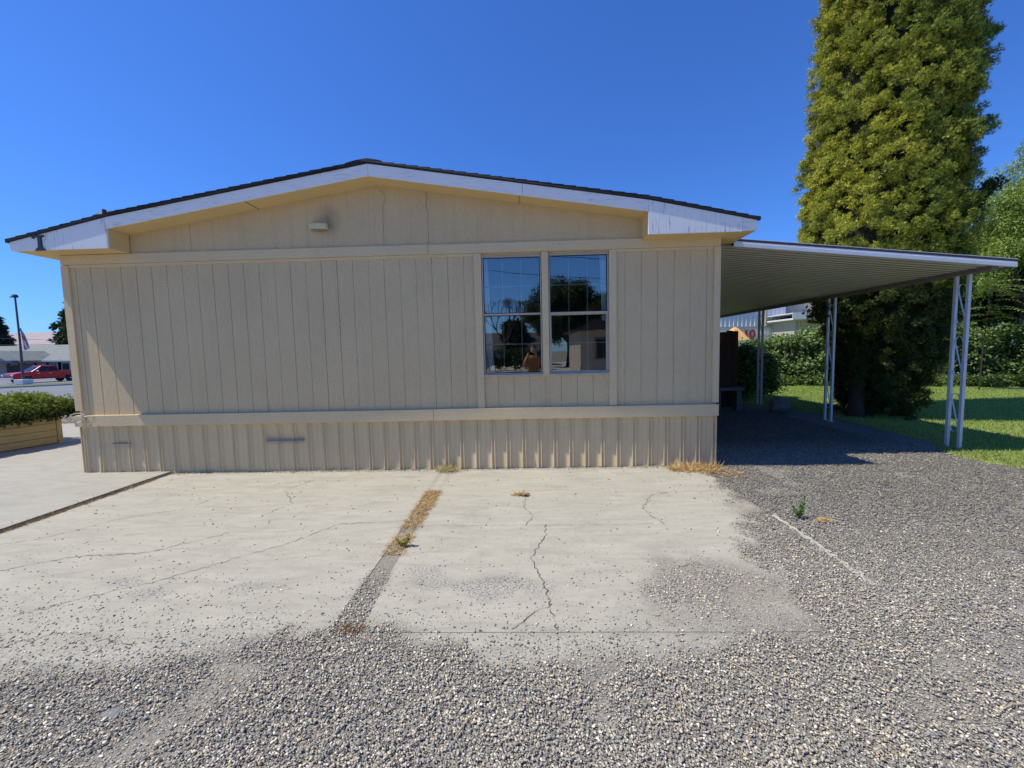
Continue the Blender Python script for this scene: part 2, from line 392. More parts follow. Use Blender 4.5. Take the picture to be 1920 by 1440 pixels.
tag(mesh_np('joint_soil', np.stack([X, Y, X*0-.0045+.003*(fbm(X, Y, 9.)-.5)], 1), F, simple('joint_soil', (.25, .225, .18), .95, 0, .4, 40, .6, 120)), kind='structure')
s4 = slab('concrete_slab', -1.10, -0.965, 4.45, 5.36, M_conc, -0.002); edge_block(s4, -1.098, -0.967, 4.45, 5.36, M_conc, -.002)
s5 = slab('driveway', -12.2, -4.775, 1.6, 9.6, M_conc2, 0.022, 0.06); edge_block(s5, -12.2, -4.775, 1.6, 9.6, M_conc2, 0.022)
# control joints and cracks, dirt filled
M_crack = simple('dirt_filled_crack', (0.12, 0.105, 0.08), 0.95)
def ribbon(mb, pts, w, z, jit=0.012, step=0.03):
    P = []
    for (ax, ay), (bx, by) in zip(pts[:-1], pts[1:]):
        L = math.hypot(bx-ax, by-ay); n = max(2, int(L/step))
        for k in range(n): P.append((ax+(bx-ax)*k/n, ay+(by-ay)*k/n))
    P.append(pts[-1]); Q = [(x+random.uniform(-jit, jit), y+random.uniform(-jit, jit)) for x, y in P]
    L_, R_ = [], []
    for i, (x, y) in enumerate(Q):
        a_ = Q[max(i-1, 0)]; b_ = Q[min(i+1, len(Q)-1)]; dx, dy = b_[0]-a_[0], b_[1]-a_[1]; l = math.hypot(dx, dy) or 1
        ww = w*random.uniform(.15, .95)/2; L_.append(mb.bm.verts.new((x-dy/l*ww, y+dx/l*ww, z))); R_.append(mb.bm.verts.new((x+dy/l*ww, y-dx/l*ww, z)))
    for i in range(len(Q)-1): mb.bm.faces.new([L_[i], R_[i], R_[i+1], L_[i+1]])
mb = MB()
ribbon(mb, [(-4.72, 2.50), (-4.1, 2.66), (-3.55, 2.98), (-3.0, 3.05), (-2.6, 3.4)], .007, .0045, .018)
ribbon(mb, [(-3.7, 1.95), (-3.2, 2.18), (-2.9, 2.42), (-2.5, 2.68), (-1.95, 3.2), (-1.7, 3.55), (-1.1, 3.62)], .007, .0045, .016)
ribbon(mb, [(-4.72, 3.1), (-4.2, 3.3), (-3.9, 3.75), (-3.5, 3.95), (-3.4, 4.3)], .006, .0045, .02)
ribbon(mb, [(-2.62, 4.9), (-2.75, 4.5), (-2.45, 4.1), (-2.55, 3.72)], .006, .0045, .02)
ribbon(mb, [(-3.4, 1.9), (-2.9, 1.98), (-2.6, 2.12), (-2.1, 2.02)], .007, .0045, .02)
mb.build('crack', M_crack, s1)
mb = MB()
ribbon(mb, [(0.16, 3.50), (0.14, 3.25), (0.02, 2.92), (0.10, 2.62), (0.13, 2.35), (0.15, 2.13)], .009, .0045, .012, .022)
ribbon(mb, [(-.02, 4.25), (-.03, 3.95), (.05, 3.7), (.0, 3.5)], .006, .0045, .015)
ribbon(mb, [(-.96, 3.50), (0.4, 3.49), (1.1, 3.5)], .004, .0045, .002); ribbon(mb, [(1.18, 3.5), (1.10, 3.85), (1.28, 4.2), (1.5, 4.3)], .007, .0045, .016)
ribbon(mb, [(1.25, 4.3), (2.1, 4.31)], .004, .0045, .003)
ribbon(mb, [(-.1, 2.13), (.02, 2.28), (.13, 2.36)], .006, .0045, .012)
mb.build('crack', M_crack, s2)
# ------------------------------------------------------------------ gravel stones
def icos():
    bm = bmesh.new(); bmesh.ops.create_icosphere(bm, subdivisions=1, radius=1)
    v = np.array([x.co[:] for x in bm.verts]); f_ = np.array([[y.index for y in x.verts] for x in bm.faces]); bm.free(); return v, f_
IV, IF = icos()
PAL = np.array([(0.17, .165, .155), (.25, .245, .23), (.32, .315, .295), (.40, .385, .35), (.48, .45, .385), (.56, .51, .39), (.66, .59, .43), (.74, .68, .53), (.60, .40, .22), (.80, .77, .70)])
PW = np.array([.07, .16, .22, .19, .13, .09, .06, .035, .012, .035]); PW /= PW.sum()
def stones(px, py, pz, size):
    n = len(px)
    var = IV[None]*(1+rng.uniform(-.34, .34, (n, len(IV), 1)))
    sc = np.stack([rng.uniform(.8, 1.5, n), rng.uniform(.6, 1.0, n), rng.uniform(.20, .44, n)], 1)*size[:, None]
    v = var*sc[:, None, :]
    ax = rng.uniform(-.45, .45, n); ca, sa = np.cos(ax)[:, None], np.sin(ax)[:, None]
    y_, z_ = v[..., 1]*ca-v[..., 2]*sa, v[..., 1]*sa+v[..., 2]*ca; v[..., 1], v[..., 2] = y_, z_
    ay = rng.uniform(-.45, .45, n); ca, sa = np.cos(ay)[:, None], np.sin(ay)[:, None]
    x_, z_ = v[..., 0]*ca-v[..., 2]*sa, v[..., 0]*sa+v[..., 2]*ca; v[..., 0], v[..., 2] = x_, z_
    az = rng.uniform(0, 6.28, n); ca, sa = np.cos(az)[:, None], np.sin(az)[:, None]
    x_, y_ = v[..., 0]*ca-v[..., 1]*sa, v[..., 0]*sa+v[..., 1]*ca; v[..., 0], v[..., 1] = x_, y_
    v = v + np.stack([px, py, pz+size*.28], 1)[:, None, :]
    F = IF[None]+(np.arange(n)*len(IV))[:, None, None]
    ci = rng.choice(len(PAL), n, p=PW); c = PAL[ci]*rng.uniform(.82, 1.22, (n, 1))*np.array([1.04, 1.0, .93])
    c = c*(1-.42*sstep(2.6, 4.6, py+.25*np.maximum(px-1.5, 0)))[:, None]*(1-.45*sstep(6.0, 6.8, py))[:, None]      # darker gravel lies further back; the last factor paints carport shade into it
    return v.reshape(-1, 3), F.reshape(-1, 3), np.repeat(c, len(IV), 0)
def place(x0, x1, y0, y1, dens, smin, smax, sparse=True):
    n = int((x1-x0)*(y1-y0)*dens); x = rng.uniform(x0, x1, n); y = rng.uniform(y0, y1, n)
    # frame wedge only
    k = (x > -1.38*y-0.35) & (x < 1.30*y+0.45); x, y = x[k], y[k]
    cv = cover(x, y); onslab = ((y > 2.12) & (x > -.965) & (x < 2.2)) | ((x < -1.10) & (x > -4.72) & (y > 1.3)) | ((y > 1.25) & (x > -.965) & (x < 2.2))
    cvs = sstep(.10, .85, cv)**1.3
    p = np.maximum(cvs, scatter_sparse(x, y)*(1 if sparse else 0))
    p = np.where((x < -4.72), 0.0005, p)
    k = rng.random(len(x)) < p; x, y, cv, onslab = x[k], y[k], cv[k], onslab[k]
    s = (smin + (smax-smin)*rng.random(len(x))**2.2)
    onslab = onslab | (np.abs(x+1.03) < .072)
    z = np.where(onslab, .002, -.010) + np.where(cv > .6, rng.uniform(0, .009, len(x)), 0)
    # nothing inside the home or on the lawn
    k = ~((y > 5.26) & (x < 2.47)) & ~((x > 5.9) & (y > 5.2)) & ~((x > 5.7) & (y > 7))
    return x[k], y[k], z[k], s[k]
A = [place(-4.7, 5.2, 1.15, 3.3, 15500, .0030, .0082), place(-4.7, 6.3, 3.3, 5.4, 6000, .0042, .0100), place(2.3, 6.2, 5.25, 10.5, 2600, .006, .012, False)]
def grit(n):
    x = rng.uniform(-3.4, 3.6, n); y = rng.uniform(1.25, 3.3, n); k = (x > -1.36*y-.3) & (x < 1.28*y+.3); x, y = x[k], y[k]
    cv = cover(x, y, False); k = rng.random(len(x)) < np.maximum(sstep(.05, .5, cv)*.8, .05*np.exp(-np.maximum(y-2, 0)/.3)); x, y = x[k], y[k]
    return x, y, np.full(len(x), .0015), rng.uniform(.0014, .0034, len(x))
A.append(grit(110000))
x, y, z, s = [np.concatenate(q) for q in zip(*A)]
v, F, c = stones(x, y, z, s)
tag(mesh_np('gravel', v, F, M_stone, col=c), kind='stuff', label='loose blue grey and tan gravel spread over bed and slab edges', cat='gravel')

# ------------------------------------------------------------------ the manufactured home
D = 5.286; XL, XR = -5.98, 2.45; YB = 21.0
home = thing('manufactured_home', 'tan double wide manufactured home with low gable end, white peeling fascia and one paired window', 'mobile home', (-1.77, D, 0))
G0 = -5.62; GS = 0.2032
def siding_piece(mb, x0, x1, zf0, zf1, yf, gw=0.009, gd=0.007, g0=G0, keep=1.0):
    """upright grooved panel between x0 and x1; zf0/zf1 give bottom/top height at x"""
    k0 = math.ceil((x0-g0)/GS-1e-6); xs = []
    pr = [(x0, 0)]
    k = k0
    while g0+k*GS < x1-0.02:
        gx = g0+k*GS
        if gx > x0+0.02 and random.random() < keep:
            w2 = gw*random.uniform(.4, .62); dd = gd*random.uniform(.6, 1.1)
            pr += [(gx-w2, 0), (gx-w2*.6, dd), (gx+w2*.6, dd), (gx+w2, 0)]
        k += 1
    pr.append((x1, 0))
    lo = [mb.bm.verts.new((x, yf+d, zf0(x))) for x, d in pr]; hi = [mb.bm.verts.new((x, yf+d, zf1(x))) for x, d in pr]
    for i in range(len(pr)-1): mb.bm.faces.new([lo[i], lo[i+1], hi[i+1], hi[i]])
c_ = lambda v: (lambda x: v)
WX0, WX1, WXM0, WXM1 = -0.515, 1.085, 0.240, 0.328      # window opening and centre post
mb = MB()
siding_piece(mb, -5.905, -0.60, c_(0.80), c_(2.75), D)
siding_piece(mb, 1.17, 2.40, c_(0.80), c_(2.75), D)
siding_piece(mb, WX0-.005, WX1+.005, c_(0.80), c_(1.225), D)
mb.build('siding', M_siding, home)
mb = MB()      # the wall body behind the siding, with the window hole left open
mb.box(XL+.004, WX0-.02, D+.012, D+.11, .70, 2.95); mb.box(WX1+.02, XR-.004, D+.012, D+.11, .70, 2.95)
mb.box(WX0-.02, WX1+.02, D+.012, D+.11, .70, 1.235); mb.box(WX0-.02, WX1+.02, D+.012, D+.11, 2.735, 2.95)
mb.box(XL+.004, XL+.11, D+.11, YB, .02, 2.95); mb.box(XR-.11, XR-.004, D+.11, YB, .02, 2.95); mb.box(XL+.11, XR-.11, YB-.1, YB, .02, 2.95)
mb.box(XL+.11, XR-.11, D+.115, YB-.1, .60, .68)
mb.build('wall', M_siding, home)
RP = [(-6.30, 3.00), (-5.05, 3.262), (-1.80, 3.775), (1.50, 3.255), (2.75, 2.985)]     # top of rake boards
SOF = [(-5.05, 3.128), (-1.80, 3.640), (1.505, 3.128)]                              # soffit line
interp = lambda pts: (lambda x: float(np.interp(x, [p[0] for p in pts], [p[1] for p in pts])))
top_f, sof_f = interp(RP), interp(SOF)
mb = MB()
for a, b in ((-5.05, -3.0), (-3.0, -1.8), (-1.8, 0.3), (0.3, 1.505)):
    siding_piece(mb, a, b, c_(2.86), lambda x: sof_f(x)+.03, D-.006, .004, .0022, G0+.04, 0.5)
mb.build('gable_siding', M_gable, home)
M_split = simple('split_seam', (0.17, 0.13, 0.085), .9)
def crackline(pts):
    mb = MB()
    for (ax, az), (bx, bz) in zip(pts[:-1], pts[1:]):
        w_ = random.uniform(.0012, .0026); mb.face([(ax-w_, D-.0085, az), (ax+w_, D-.0085, az), (bx+w_, D-.0085, bz), (bx-w_, D-.0085, bz)])
    mb.build('siding_crack', M_split, home)
crackline([(-1.80, 3.62), (-1.74, 3.57), (-1.70, 3.50), (-1.71, 3.44), (-1.74, 3.40), (-1.745, 2.90)]); crackline([(-1.19, 3.54), (-1.172, 3.47), (-1.195, 3.36), (-1.165, 3.28), (-1.18, 3.17), (-1.172, 3.05), (-1.178, 2.90)])
crackline([(-4.25, 3.24), (-4.245, 2.91)])

# trims
def board(name, x0, x1, y0, y1, z0, z1, m=M_trim, bev=.0025): return MB().box(x0, x1, y0, y1, z0, z1).build(name, m, home, bev)
board('corner_board', XL-.015, -5.895, D-.024, D+.10, .862, 2.768)
board('corner_board', 2.388, XR+.015, D-.024, D+.10, .822, 2.768)
board('frieze_board', XL-.004, -1.184, D-.030, D+.010, 2.775, 2.893, M_trim); board('frieze_board', -1.180, XR+.01, D-.030, D+.010, 2.772, 2.890, M_trim)
board('trim_strip', -5.893, -1.12, D-.014, D+.009, 2.738, 2.773); board('trim_strip', -1.118, -.612, D-.014, D+.009, 2.738, 2.770); board('trim_strip', 1.182, 2.386, D-.014, D+.009, 2.742, 2.770)
b1 = board('belt_board', XL-.02, -1.186, D-.046, D+.010, .655, .800); board('belt_board', -1.182, XR+.008, D-.046, D+.010, .655, .802)
for x0, x1 in ((-.610, -.517), (.242, .326), (1.087, 1.180)): board('window_casing', x0, x1, D-.022, D+.02, .804 if x0 != .242 else 1.205, 2.768)
# skirting: ribbed metal, a little wavy
xs_, dy_ = [], []
k = 0; x = XL+.012
RIBS = []
g = -5.93
while g < XR-.03:
    for off in (0, .042): RIBS.append(g+off+random.uniform(-.003, .003))
    RIBS.append((g+.12, 'small'))
    g += GS
prof = [(XL+.005, 0.0)]
for rb in RIBS:
    if isinstance(rb, tuple):
        if rb[0] < XR-.03: prof += [(rb[0]-.005, 0), (rb[0], -.004), (rb[0]+.005, 0)]
    elif rb < XR-.02:
        h_ = random.uniform(.021, .026); prof += [(rb-.012, 0), (rb-.005, -h_), (rb+.004, -h_), (rb+.011, 0)]
prof.append((XR-.002, 0)); prof.sort(key=lambda p: p[0])
px = np.array([p[0] for p in prof]); pd = np.array([p[1] for p in prof]); NZ = 22; zz = np.linspace(.012, .645, NZ)
VX = np.repeat(px[None], NZ, 0); VZ = np.repeat(zz[:, None], len(px), 1)
low = np.clip(1-VZ/.4, 0, 1)
warp = (fbm(VX, VZ, 1.7, 3)-.5)*.022*low + (fbm(VX+40, VZ, .9, 2)-.5)*.010
bow = 0.013*np.clip(1-VZ/.62, 0, 1)*np.exp(-((VX-0.0)/1.3)**2)                          # bulge near the window
crush = .010*np.exp(-((VX+5.75)/.35)**2)*low
dent = np.where((VX > -3.45) & (VX < -2.92), np.where(VZ > .42, .028*(.645-VZ)/.225, np.maximum(0, .028*(1-(.42-VZ)/.03))), 0)*1.0
dent2 = np.where((VX > -5.72) & (VX < -5.2), .008*np.exp(-((VZ-.41)/.03)**2), 0)
VY = D+.008 + pd[None]*(1-.25*rng.random((1, len(px)))) + warp - bow - crush + dent + dent2
i = np.arange((NZ-1)*(len(px)-1)); a = (i//(len(px)-1))*len(px)+i % (len(px)-1)
mesh_np('skirting', np.stack([VX.ravel(), VY.ravel(), VZ.ravel()], 1), np.stack([a, a+1, a+len(px)+1, a+len(px)], 1), M_skirt, home)
M_ledge = simple('ledge_shade_grey', (.30, .275, .26), .7, 0, .5, 14)  # ledge along each dent, its shadow line put into the grey colour
for q in ((-3.43, -2.94, .407, .419), (-5.56, -5.30, .408, .414)): MB().box(q[0], q[1], D-.0165, D+.02, q[2], q[3]).build('dent_ledge', M_ledge, home, .001)
MB().box(XL+.002, XR, D-.004, D+.05, .640, .6535).box(XL+.004, XR-.002, D-.001, D+.04, .001, .014).build('skirting_track', M_skirt, home)
for q in ((XL, XL+.012, D-.008, D+.04, .015, .64), (XL+.004, XL+.014, D+.05, YB, .01, .66), (XR-.016, XR+.002, D-.012, D+.03, .015, .64), (XR-.014, XR+.001, D+.03, YB, .01, .66)): MB().box(*q).build('skirting_end', M_skirt, home)
# frozen behind-skirt darkness: the crawl space is closed by the walls above
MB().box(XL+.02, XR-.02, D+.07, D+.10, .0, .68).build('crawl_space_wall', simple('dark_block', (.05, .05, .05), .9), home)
# eaves: front fascia, box returns, soffits
FY0, FY1 = 4.985, 5.007
def fascia_poly(x0, x1, botf, n=2, m=M_fascia, name='fascia'):
    mb = MB(); pts = sorted(set([x0, x1] + [p[0] for p in RP if x0 < p[0] < x1]))
    poly = [(x, top_f(x)) for x in pts] + [(x, botf(x)) for x in pts[::-1]]
    mb.prism(poly, FY0, FY1); return mb.build(name, m, home, .002)
fascia_poly(-6.288, -5.052, lambda x: 2.895, m=M_fascia_v)
fascia_poly(-5.0505, -1.802, sof_f)
fascia_poly(-1.799, 0.02, lambda x: sof_f(x)-.004); fascia_poly(0.023, 1.488, lambda x: sof_f(x)-.004)
fascia_poly(1.490, 2.575, lambda x: 2.862, m=M_fascia_v); fascia_poly(2.578, 2.745, lambda x: 2.87)
mb = MB()      # sloped soffit and the boxed eave returns
mb.prism([(-5.05, 3.130), (-1.8, 3.643), (1.505, 3.130), (1.505, 3.160), (-1.8, 3.672), (-5.05, 3.160)], FY1+.001, D-.008)
mb.build('soffit', M_soffit, home)
for x0, x1, zb, nm in ((-6.275, -5.054, 2.898, 'eave_box'), (1.492, 2.735, 2.866, 'eave_box')):
    MB().prism([(x0, zb), (x1, zb), (x1, min(top_f(x1), 3.15)), (x0, top_f(x0)-.005)], FY1+.001, D-.007).build(nm, M_soffit, home, .0015)
for x0, x1, zb in ((-6.275, XL-.003, 2.898), (XR+.003, 2.735, 2.866)):
    MB().prism([(x0, zb), (x1, zb), (x1, 2.98), (x0, 2.98)], D-.006, YB).build('eave_box', M_soffit, home, .0015)
M_joint = simple('dark_joint', (.12, .09, .05), .9)
for x in (-3.33, -.02): MB().box(x, x+.004, FY1+.01, D-.01, sof_f(x)-.004, sof_f(x)+.02).build('soffit_joint', M_joint, home)
for q in ((-6.294, -6.288, FY0+.004, YB, 2.90, 2.995), (2.746, 2.752, FY0+.004, YB, 2.875, 2.98)): MB().box(*q).build('side_fascia', M_fascia, home)
# gable wall top so that no light leaks into the attic
MB().prism([(-5.9, 2.94), (2.4, 2.94), (2.4, 3.0), (1.5, 3.17), (-1.8, 3.70), (-5.05, 3.17), (-5.9, 3.0)], D+.02, D+.06).build('gable_wall', M_room, home)
# shingled roof: stepped courses over the kinked slope
RT = [(-6.325, 3.012), (-5.05, 3.285), (-1.80, 3.797), (1.50, 3.278), (2.775, 2.997)]
rt = interp(RT)
def course_profile():
    P = []
    def side(xs):
        for j, x in enumerate(xs): P.append(x)
    out = []
    x = -6.325; cs = []
    while x < -1.82: cs.append(x); x += .142
    cs.append(-1.80)
    up = []
    for j in range(len(cs)-1):
        up.append((cs[j], rt(cs[j])+.026)); up.append((cs[j+1]-.001, rt(cs[j+1])+.017))
    x = 2.775; cs = []
    while x > -1.78: cs.append(x); x -= .142
    cs.append(-1.80); dn = []
    for j in range(len(cs)-1):
        dn.append((cs[j], rt(cs[j])+.026)); dn.append((cs[j+1]+.001, rt(cs[j+1])+.017))
    cap = [(-1.93, rt(-1.93)+.036), (-1.80, rt(-1.8)+.040), (-1.67, rt(-1.67)+.036)]
    up = [p for p in up if p[0] < -1.94]; dn = [p for p in dn if p[0] > -1.66]
    return up + cap + dn[::-1]
tp = course_profile(); bp_ = [(x, rt(x)-.014) for x in [p[0] for p in RT]][::-1]
mb = MB(); n_ = len(tp)
over = lambda x: (.017 if x < -5 else .020 if x < -1.9 else .004 + .012*min(1, (x+1.9)/3.6))   # how far the roof edge stands out past the rake board
rows = []
for yi, yv in enumerate((None, 5.3, YB+.3)):
    rows.append([mb.bm.verts.new((x, (FY0-over(x)-random.uniform(0, .0025)) if yv is None else yv, z)) for x, z in tp])
for a_, b_ in zip(rows[:-1], rows[1:]):
    for k in range(n_-1): mb.bm.faces.new([a_[k], a_[k+1], b_[k+1], b_[k]])
bx = sorted([p[0] for p in RT] + [-4.3, -3.6, -2.9, -2.2, -1.0, -.3, .5, 1.1])
lowr = [[mb.bm.verts.new((x, (FY0-over(x)) if yv is None else yv, rt(x)-.012-random.uniform(0, .008)*(yv is None))) for x in bx] for yv in (None, YB+.3)]
for k in range(len(bx)-1): mb.bm.faces.new([lowr[0][k+1], lowr[0][k], lowr[1][k], lowr[1][k+1]])
mb.bm.faces.new(rows[0] + lowr[0][::-1]); mb.bm.faces.new((rows[2] + lowr[1][::-1])[::-1])
mb.bm.faces.new([rows[0][0], lowr[0][0], lowr[1][0], rows[2][0], rows[1][0]]); mb.bm.faces.new([rows[0][-1], rows[1][-1], rows[2][-1], lowr[1][-1], lowr[0][-1]])
roof = mb.build('roof', M_shingle, home)
zr = rt(-5.75)+.02
mb = MB(); mb.lathe([(.30, 0.0), (.295, .05), (.26, .10), (.18, .16), (.08, .195), (.02, .20)], (-5.20, 5.34, rt(-5.20)-.01), 28); mb.build('roof_vent', simple('dark_dome', (.05, .055, .06), .35), roof, smooth=True)
MB().prism([(0, 0), (.075, 0), (.05, .03), (.028, .095), (.012, .10)], 5.06, 5.10, 'y', Matrix.Translation((-5.17, 0, rt(-5.15)+.03))).build('roof_nub', M_black, roof, .004)
# porch lamp housing on the gable with its dust shadow
l_ = MB().prism([(-2.655, 3.118), (-2.455, 3.112), (-2.438, 3.135), (-2.445, 3.185), (-2.640, 3.190), (-2.662, 3.17)], D-.080, D-.007)
lamp = l_.build('gable_light', simple('cream_lamp_housing', (.60, .52, .30), .6, 0, .3, 30), home, .014)
MB().box(-2.64, -2.47, D-.070, D-.02, 3.098, 3.1115).build('lamp_lens', simple('dusty_lens', (.25, .24, .2), .3), lamp)
# black metal letter on the left end of the fascia
mb = MB()
mb.prism([(-5.955, 2.886), (-5.835, 2.886), (-5.84, 2.905), (-5.868, 2.925), (-5.872, 3.03), (-5.865, 3.047), (-5.842, 3.052), (-5.842, 3.072), (-5.95, 3.072), (-5.985, 3.062), (-5.988, 3.035), (-5.972, 3.03), (-5.962, 3.046), (-5.925, 3.046), (-5.915, 3.03), (-5.918, 2.925), (-5.95, 2.905)], FY0-.016, FY0-.001)
mb.build('house_letter', simple('dark_green_metal', (.02, .035, .035), .45, .3), home, .002)
# window units
for (x0, x1, zb, ztop, cur) in ((WX0, WXM0, 1.235, 2.730, -1), (WXM1, WX1, 1.232, 2.735, 1)):
    xa, xb = x0+.004, x1-.004; zm = 2.000
    mb = MB()
    for q in ((xa, xa+.013, zb, ztop), (xb-.013, xb, zb, ztop), (xa+.0131, xb-.0131, zb, zb+.016), (xa+.0131, xb-.0131, ztop-.016, ztop)): mb.box(q[0], q[1], D-.006, D+.09, q[2], q[3])
    win = mb.build('window', M_alu, home, .001)
    MB().box(xa-.006, xb+.006, D-.030, D+.004, zb-.028, zb-.001).build('sill', M_alu, win, .002)
    # dark gasket, upper pane outside, lower sash slides inside it
    def ring(x0, x1, z0, z1, w_, y0, y1):
        return MB().box(x0, x1, y0, y1, z0, z0+w_).box(x0, x1, y0, y1, z1-w_, z1).box(x0, x0+w_, y0, y1, z0+w_+.0001, z1-w_-.0001).box(x1-w_, x1, y0, y1, z0+w_+.0001, z1-w_-.0001)
    ring(xa+.0132, xb-.0132, zm+.012, ztop-.0165, .008, D+.008, D+.03).build('gasket', M_black, win)
    MB().box(xa+.0133, xb-.0133, D-.002, D+.034, zm-.010, zm+.0115).build('meeting_rail', M_alu, win, .002)
    ring(xa+.0134, xb-.0134, zb+.0165, zm-.0105, .014 if cur > 0 else .008, D+.016, D+.05).build('sash', M_alu if cur > 0 else M_black, win, .001)
    ga, gb = xa+.02, xb-.02
    MB().box(ga, gb, D+.018, D+.0205, zm+.013, ztop-.024).build('pane', M_glass, win)
    MB().box(ga+.002, gb-.002, D+.030, D+.0325, zb+.026, zm-.018).build('pane', M_glass, win)
    mb = MB(); wx = gb-ga
    for z0, z1 in ((zb+.03, zm-.02), (zm+.02, ztop-.03)):
        for k in (1, 2): mb.box(ga+wx*k/3-.006, ga+wx*k/3+.006, D+.055, D+.060, z0, z1)
        mb.box(ga, gb, D+.0605, D+.065, (z0+z1)/2-.006, (z0+z1)/2+.006)
    mb.build('window_grid', M_grid, win)
    # curtain drawn aside, wavy folds
    P_ = []; nx_ = 26
    if cur < 0: c0, c1, c0b, c1b = ga-.03, ga+.045, ga-.03, ga+.105
    else: c0, c1, c0b, c1b = gb-.075, gb+.03, gb-.045, gb+.03
    Vc = []; nzc = 12
    for j in range(nzc+1):
        tz = j/nzc; z = ztop-.01-tz*(ztop-zb-.01 if cur < 0 else (ztop-zb)*.55)
        a0 = c0+(c0b-c0)*tz; a1 = c1+(c1b-c1)*tz
        for i_ in range(nx_+1): Vc.append((a0+(a1-a0)*i_/nx_, D+.085+.010*math.sin(i_*1.25), z))
    i = np.arange(nx_*nzc); a = (i//nx_)*(nx_+1)+i % nx_
    mesh_np('curtain', np.array(Vc), np.stack([a, a+1, a+nx_+2, a+nx_+1], 1), M_curtain, win)
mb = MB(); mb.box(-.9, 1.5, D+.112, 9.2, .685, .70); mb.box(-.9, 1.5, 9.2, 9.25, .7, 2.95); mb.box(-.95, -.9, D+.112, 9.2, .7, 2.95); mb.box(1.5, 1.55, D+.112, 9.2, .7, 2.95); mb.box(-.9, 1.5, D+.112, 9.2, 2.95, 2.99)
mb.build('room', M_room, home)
# coiled wire at the lower left corner
def coil(cx, cz, rx, rz, t0, t1, y, n=26): return [(cx+rx*math.cos(t), y+.012*math.sin(t*1.7), cz+rz*math.sin(t)) for t in [t0+(t1-t0)*k/n for k in range(n+1)]]
wy = D-.062
mb = MB(); mb.tube(coil(-5.93, .775, .105, .062, -3.6, 2.6, wy), .0055, 7); mb.tube(coil(-5.93, .772, .085, .05, 2.4, 6.6, wy-.012), .0055, 7)
mb.tube([(-5.84, wy, .80), (-5.80, wy-.01, .79), (-5.75, wy, .80), (-5.71, wy, .77), (-5.73, wy, .72), (-5.82, wy-.004, .66), (-5.87, wy, .63)], .0055, 7)
wire = mb.build('coiled_cable', simple('pale_cable', (.55, .50, .38), .6), None, smooth=True); tag(wire, 'pale cable looped over the lower left corner of the home', 'cable')
MB().box(-5.865, -5.84, D-.066, D-.0465, .745, .82).build('cable_clip', M_alu, wire, .003)

# ------------------------------------------------------------------ carport
cp = thing('carport', 'white aluminium carport with ribbed roof pans and scrolled twin posts beside the home', 'carport', (6.14, 6.0, 0))
CX0, CX1, CY0, CY1 = 2.47, 6.32, 5.56, 14.4
cz = lambda x: 2.955 - .1015*(x-2.47)        # top of roof
def mat_pan():
    t = NT('roof_pan_paint'); n = t.noise(3, None, 5); c = t.mix(n, (.52, .49, .46), (.64, .61, .57)); st = t.noise(1.0, t.mapping((1.5, 14, 1)), 5)
    c = t.mix(t.ramp(st, [(.55, 0.), (.8, .45)]), c, (.28, .25, .19)); return t.fin(c, .5, None, .05)
M_pan = mat_pan()
M_cwhite = simple('white_aluminium', (.66, .67, .69), .4, .1, .12, 9); M_cdark = simple('brown_metal_edge', (.085, .06, .06), .6)
M_beam = simple('dull_beam_paint', (.20, .17, .15), .6)
# roof pans: repeating ribs running out from the home
yy, dd = [], []; y = CY0
while y < CY1:
    yy += [y, y+.088, y+.090, y+.108, y+.110]; dd += [0, .003, .022, .022, 0]; y += .112
yy = np.array(yy); dd = np.array(dd); XX = np.array([CX0, 4.4, CX1-.01])
VX = np.repeat(XX[:, None], len(yy), 1); VY = np.repeat(yy[None], 3, 0); VZ = np.vectorize(cz)(VX) - .085 + dd[None]
i = np.arange(2*(len(yy)-1)); a = (i//(len(yy)-1))*len(yy)+i % (len(yy)-1)
mesh_np('roof_panel', np.stack([VX.ravel(), VY.ravel(), VZ.ravel()], 1), np.stack([a, a+1, a+len(yy)+1, a+len(yy)], 1), M_pan, cp)
MB().prism([(CX0, cz(CX0)-.045), (CX1, cz(CX1)-.045), (CX1, cz(CX1)-.04), (CX0, cz(CX0)-.04)], CY0, CY1).build('roof_sheet', M_pan, cp)
def edge(name, y0, y1, a, b, m, x0=2.755, x1=CX1+.012, bev=.003): 
    return MB().prism([(x0, cz(x0)+a), (x1, cz(x1)+a), (x1, cz(x1)+b), (x0, cz(x0)+b)], y0, y1).build(name, m, cp, bev)
edge('front_fascia', CY0-.030, CY0-.004, -.105, -.048, M_cwhite, bev=.008)
edge('front_fascia', CY0-.022, CY0-.004, -.0475, -.032, M_cwhite)
edge('edge_strip', CY0-.018, CY0-.004, -.0315, -.004, M_cdark); edge('roof_lip', CY0-.026, CY0+.09, -.0035, .003, M_cwhite, bev=.001)
MB().box(CX1-.004, CX1+.010, CY0, CY1, cz(CX1)-.105, cz(CX1)-.01).build('gutter', M_beam, cp, .004)
MB().box(6.095, 6.185, CY0+.05, CY1-.1, 2.445, 2.512).box(6.11, 6.17, CY0+.07, CY1-.1, 2.5125, 2.53).build('beam', M_beam, cp, .004)
MB().box(CX0-.012, CX0+.03, CY0, CY1, 2.80, 2.868).build('wall_ledger', M_cwhite, cp)
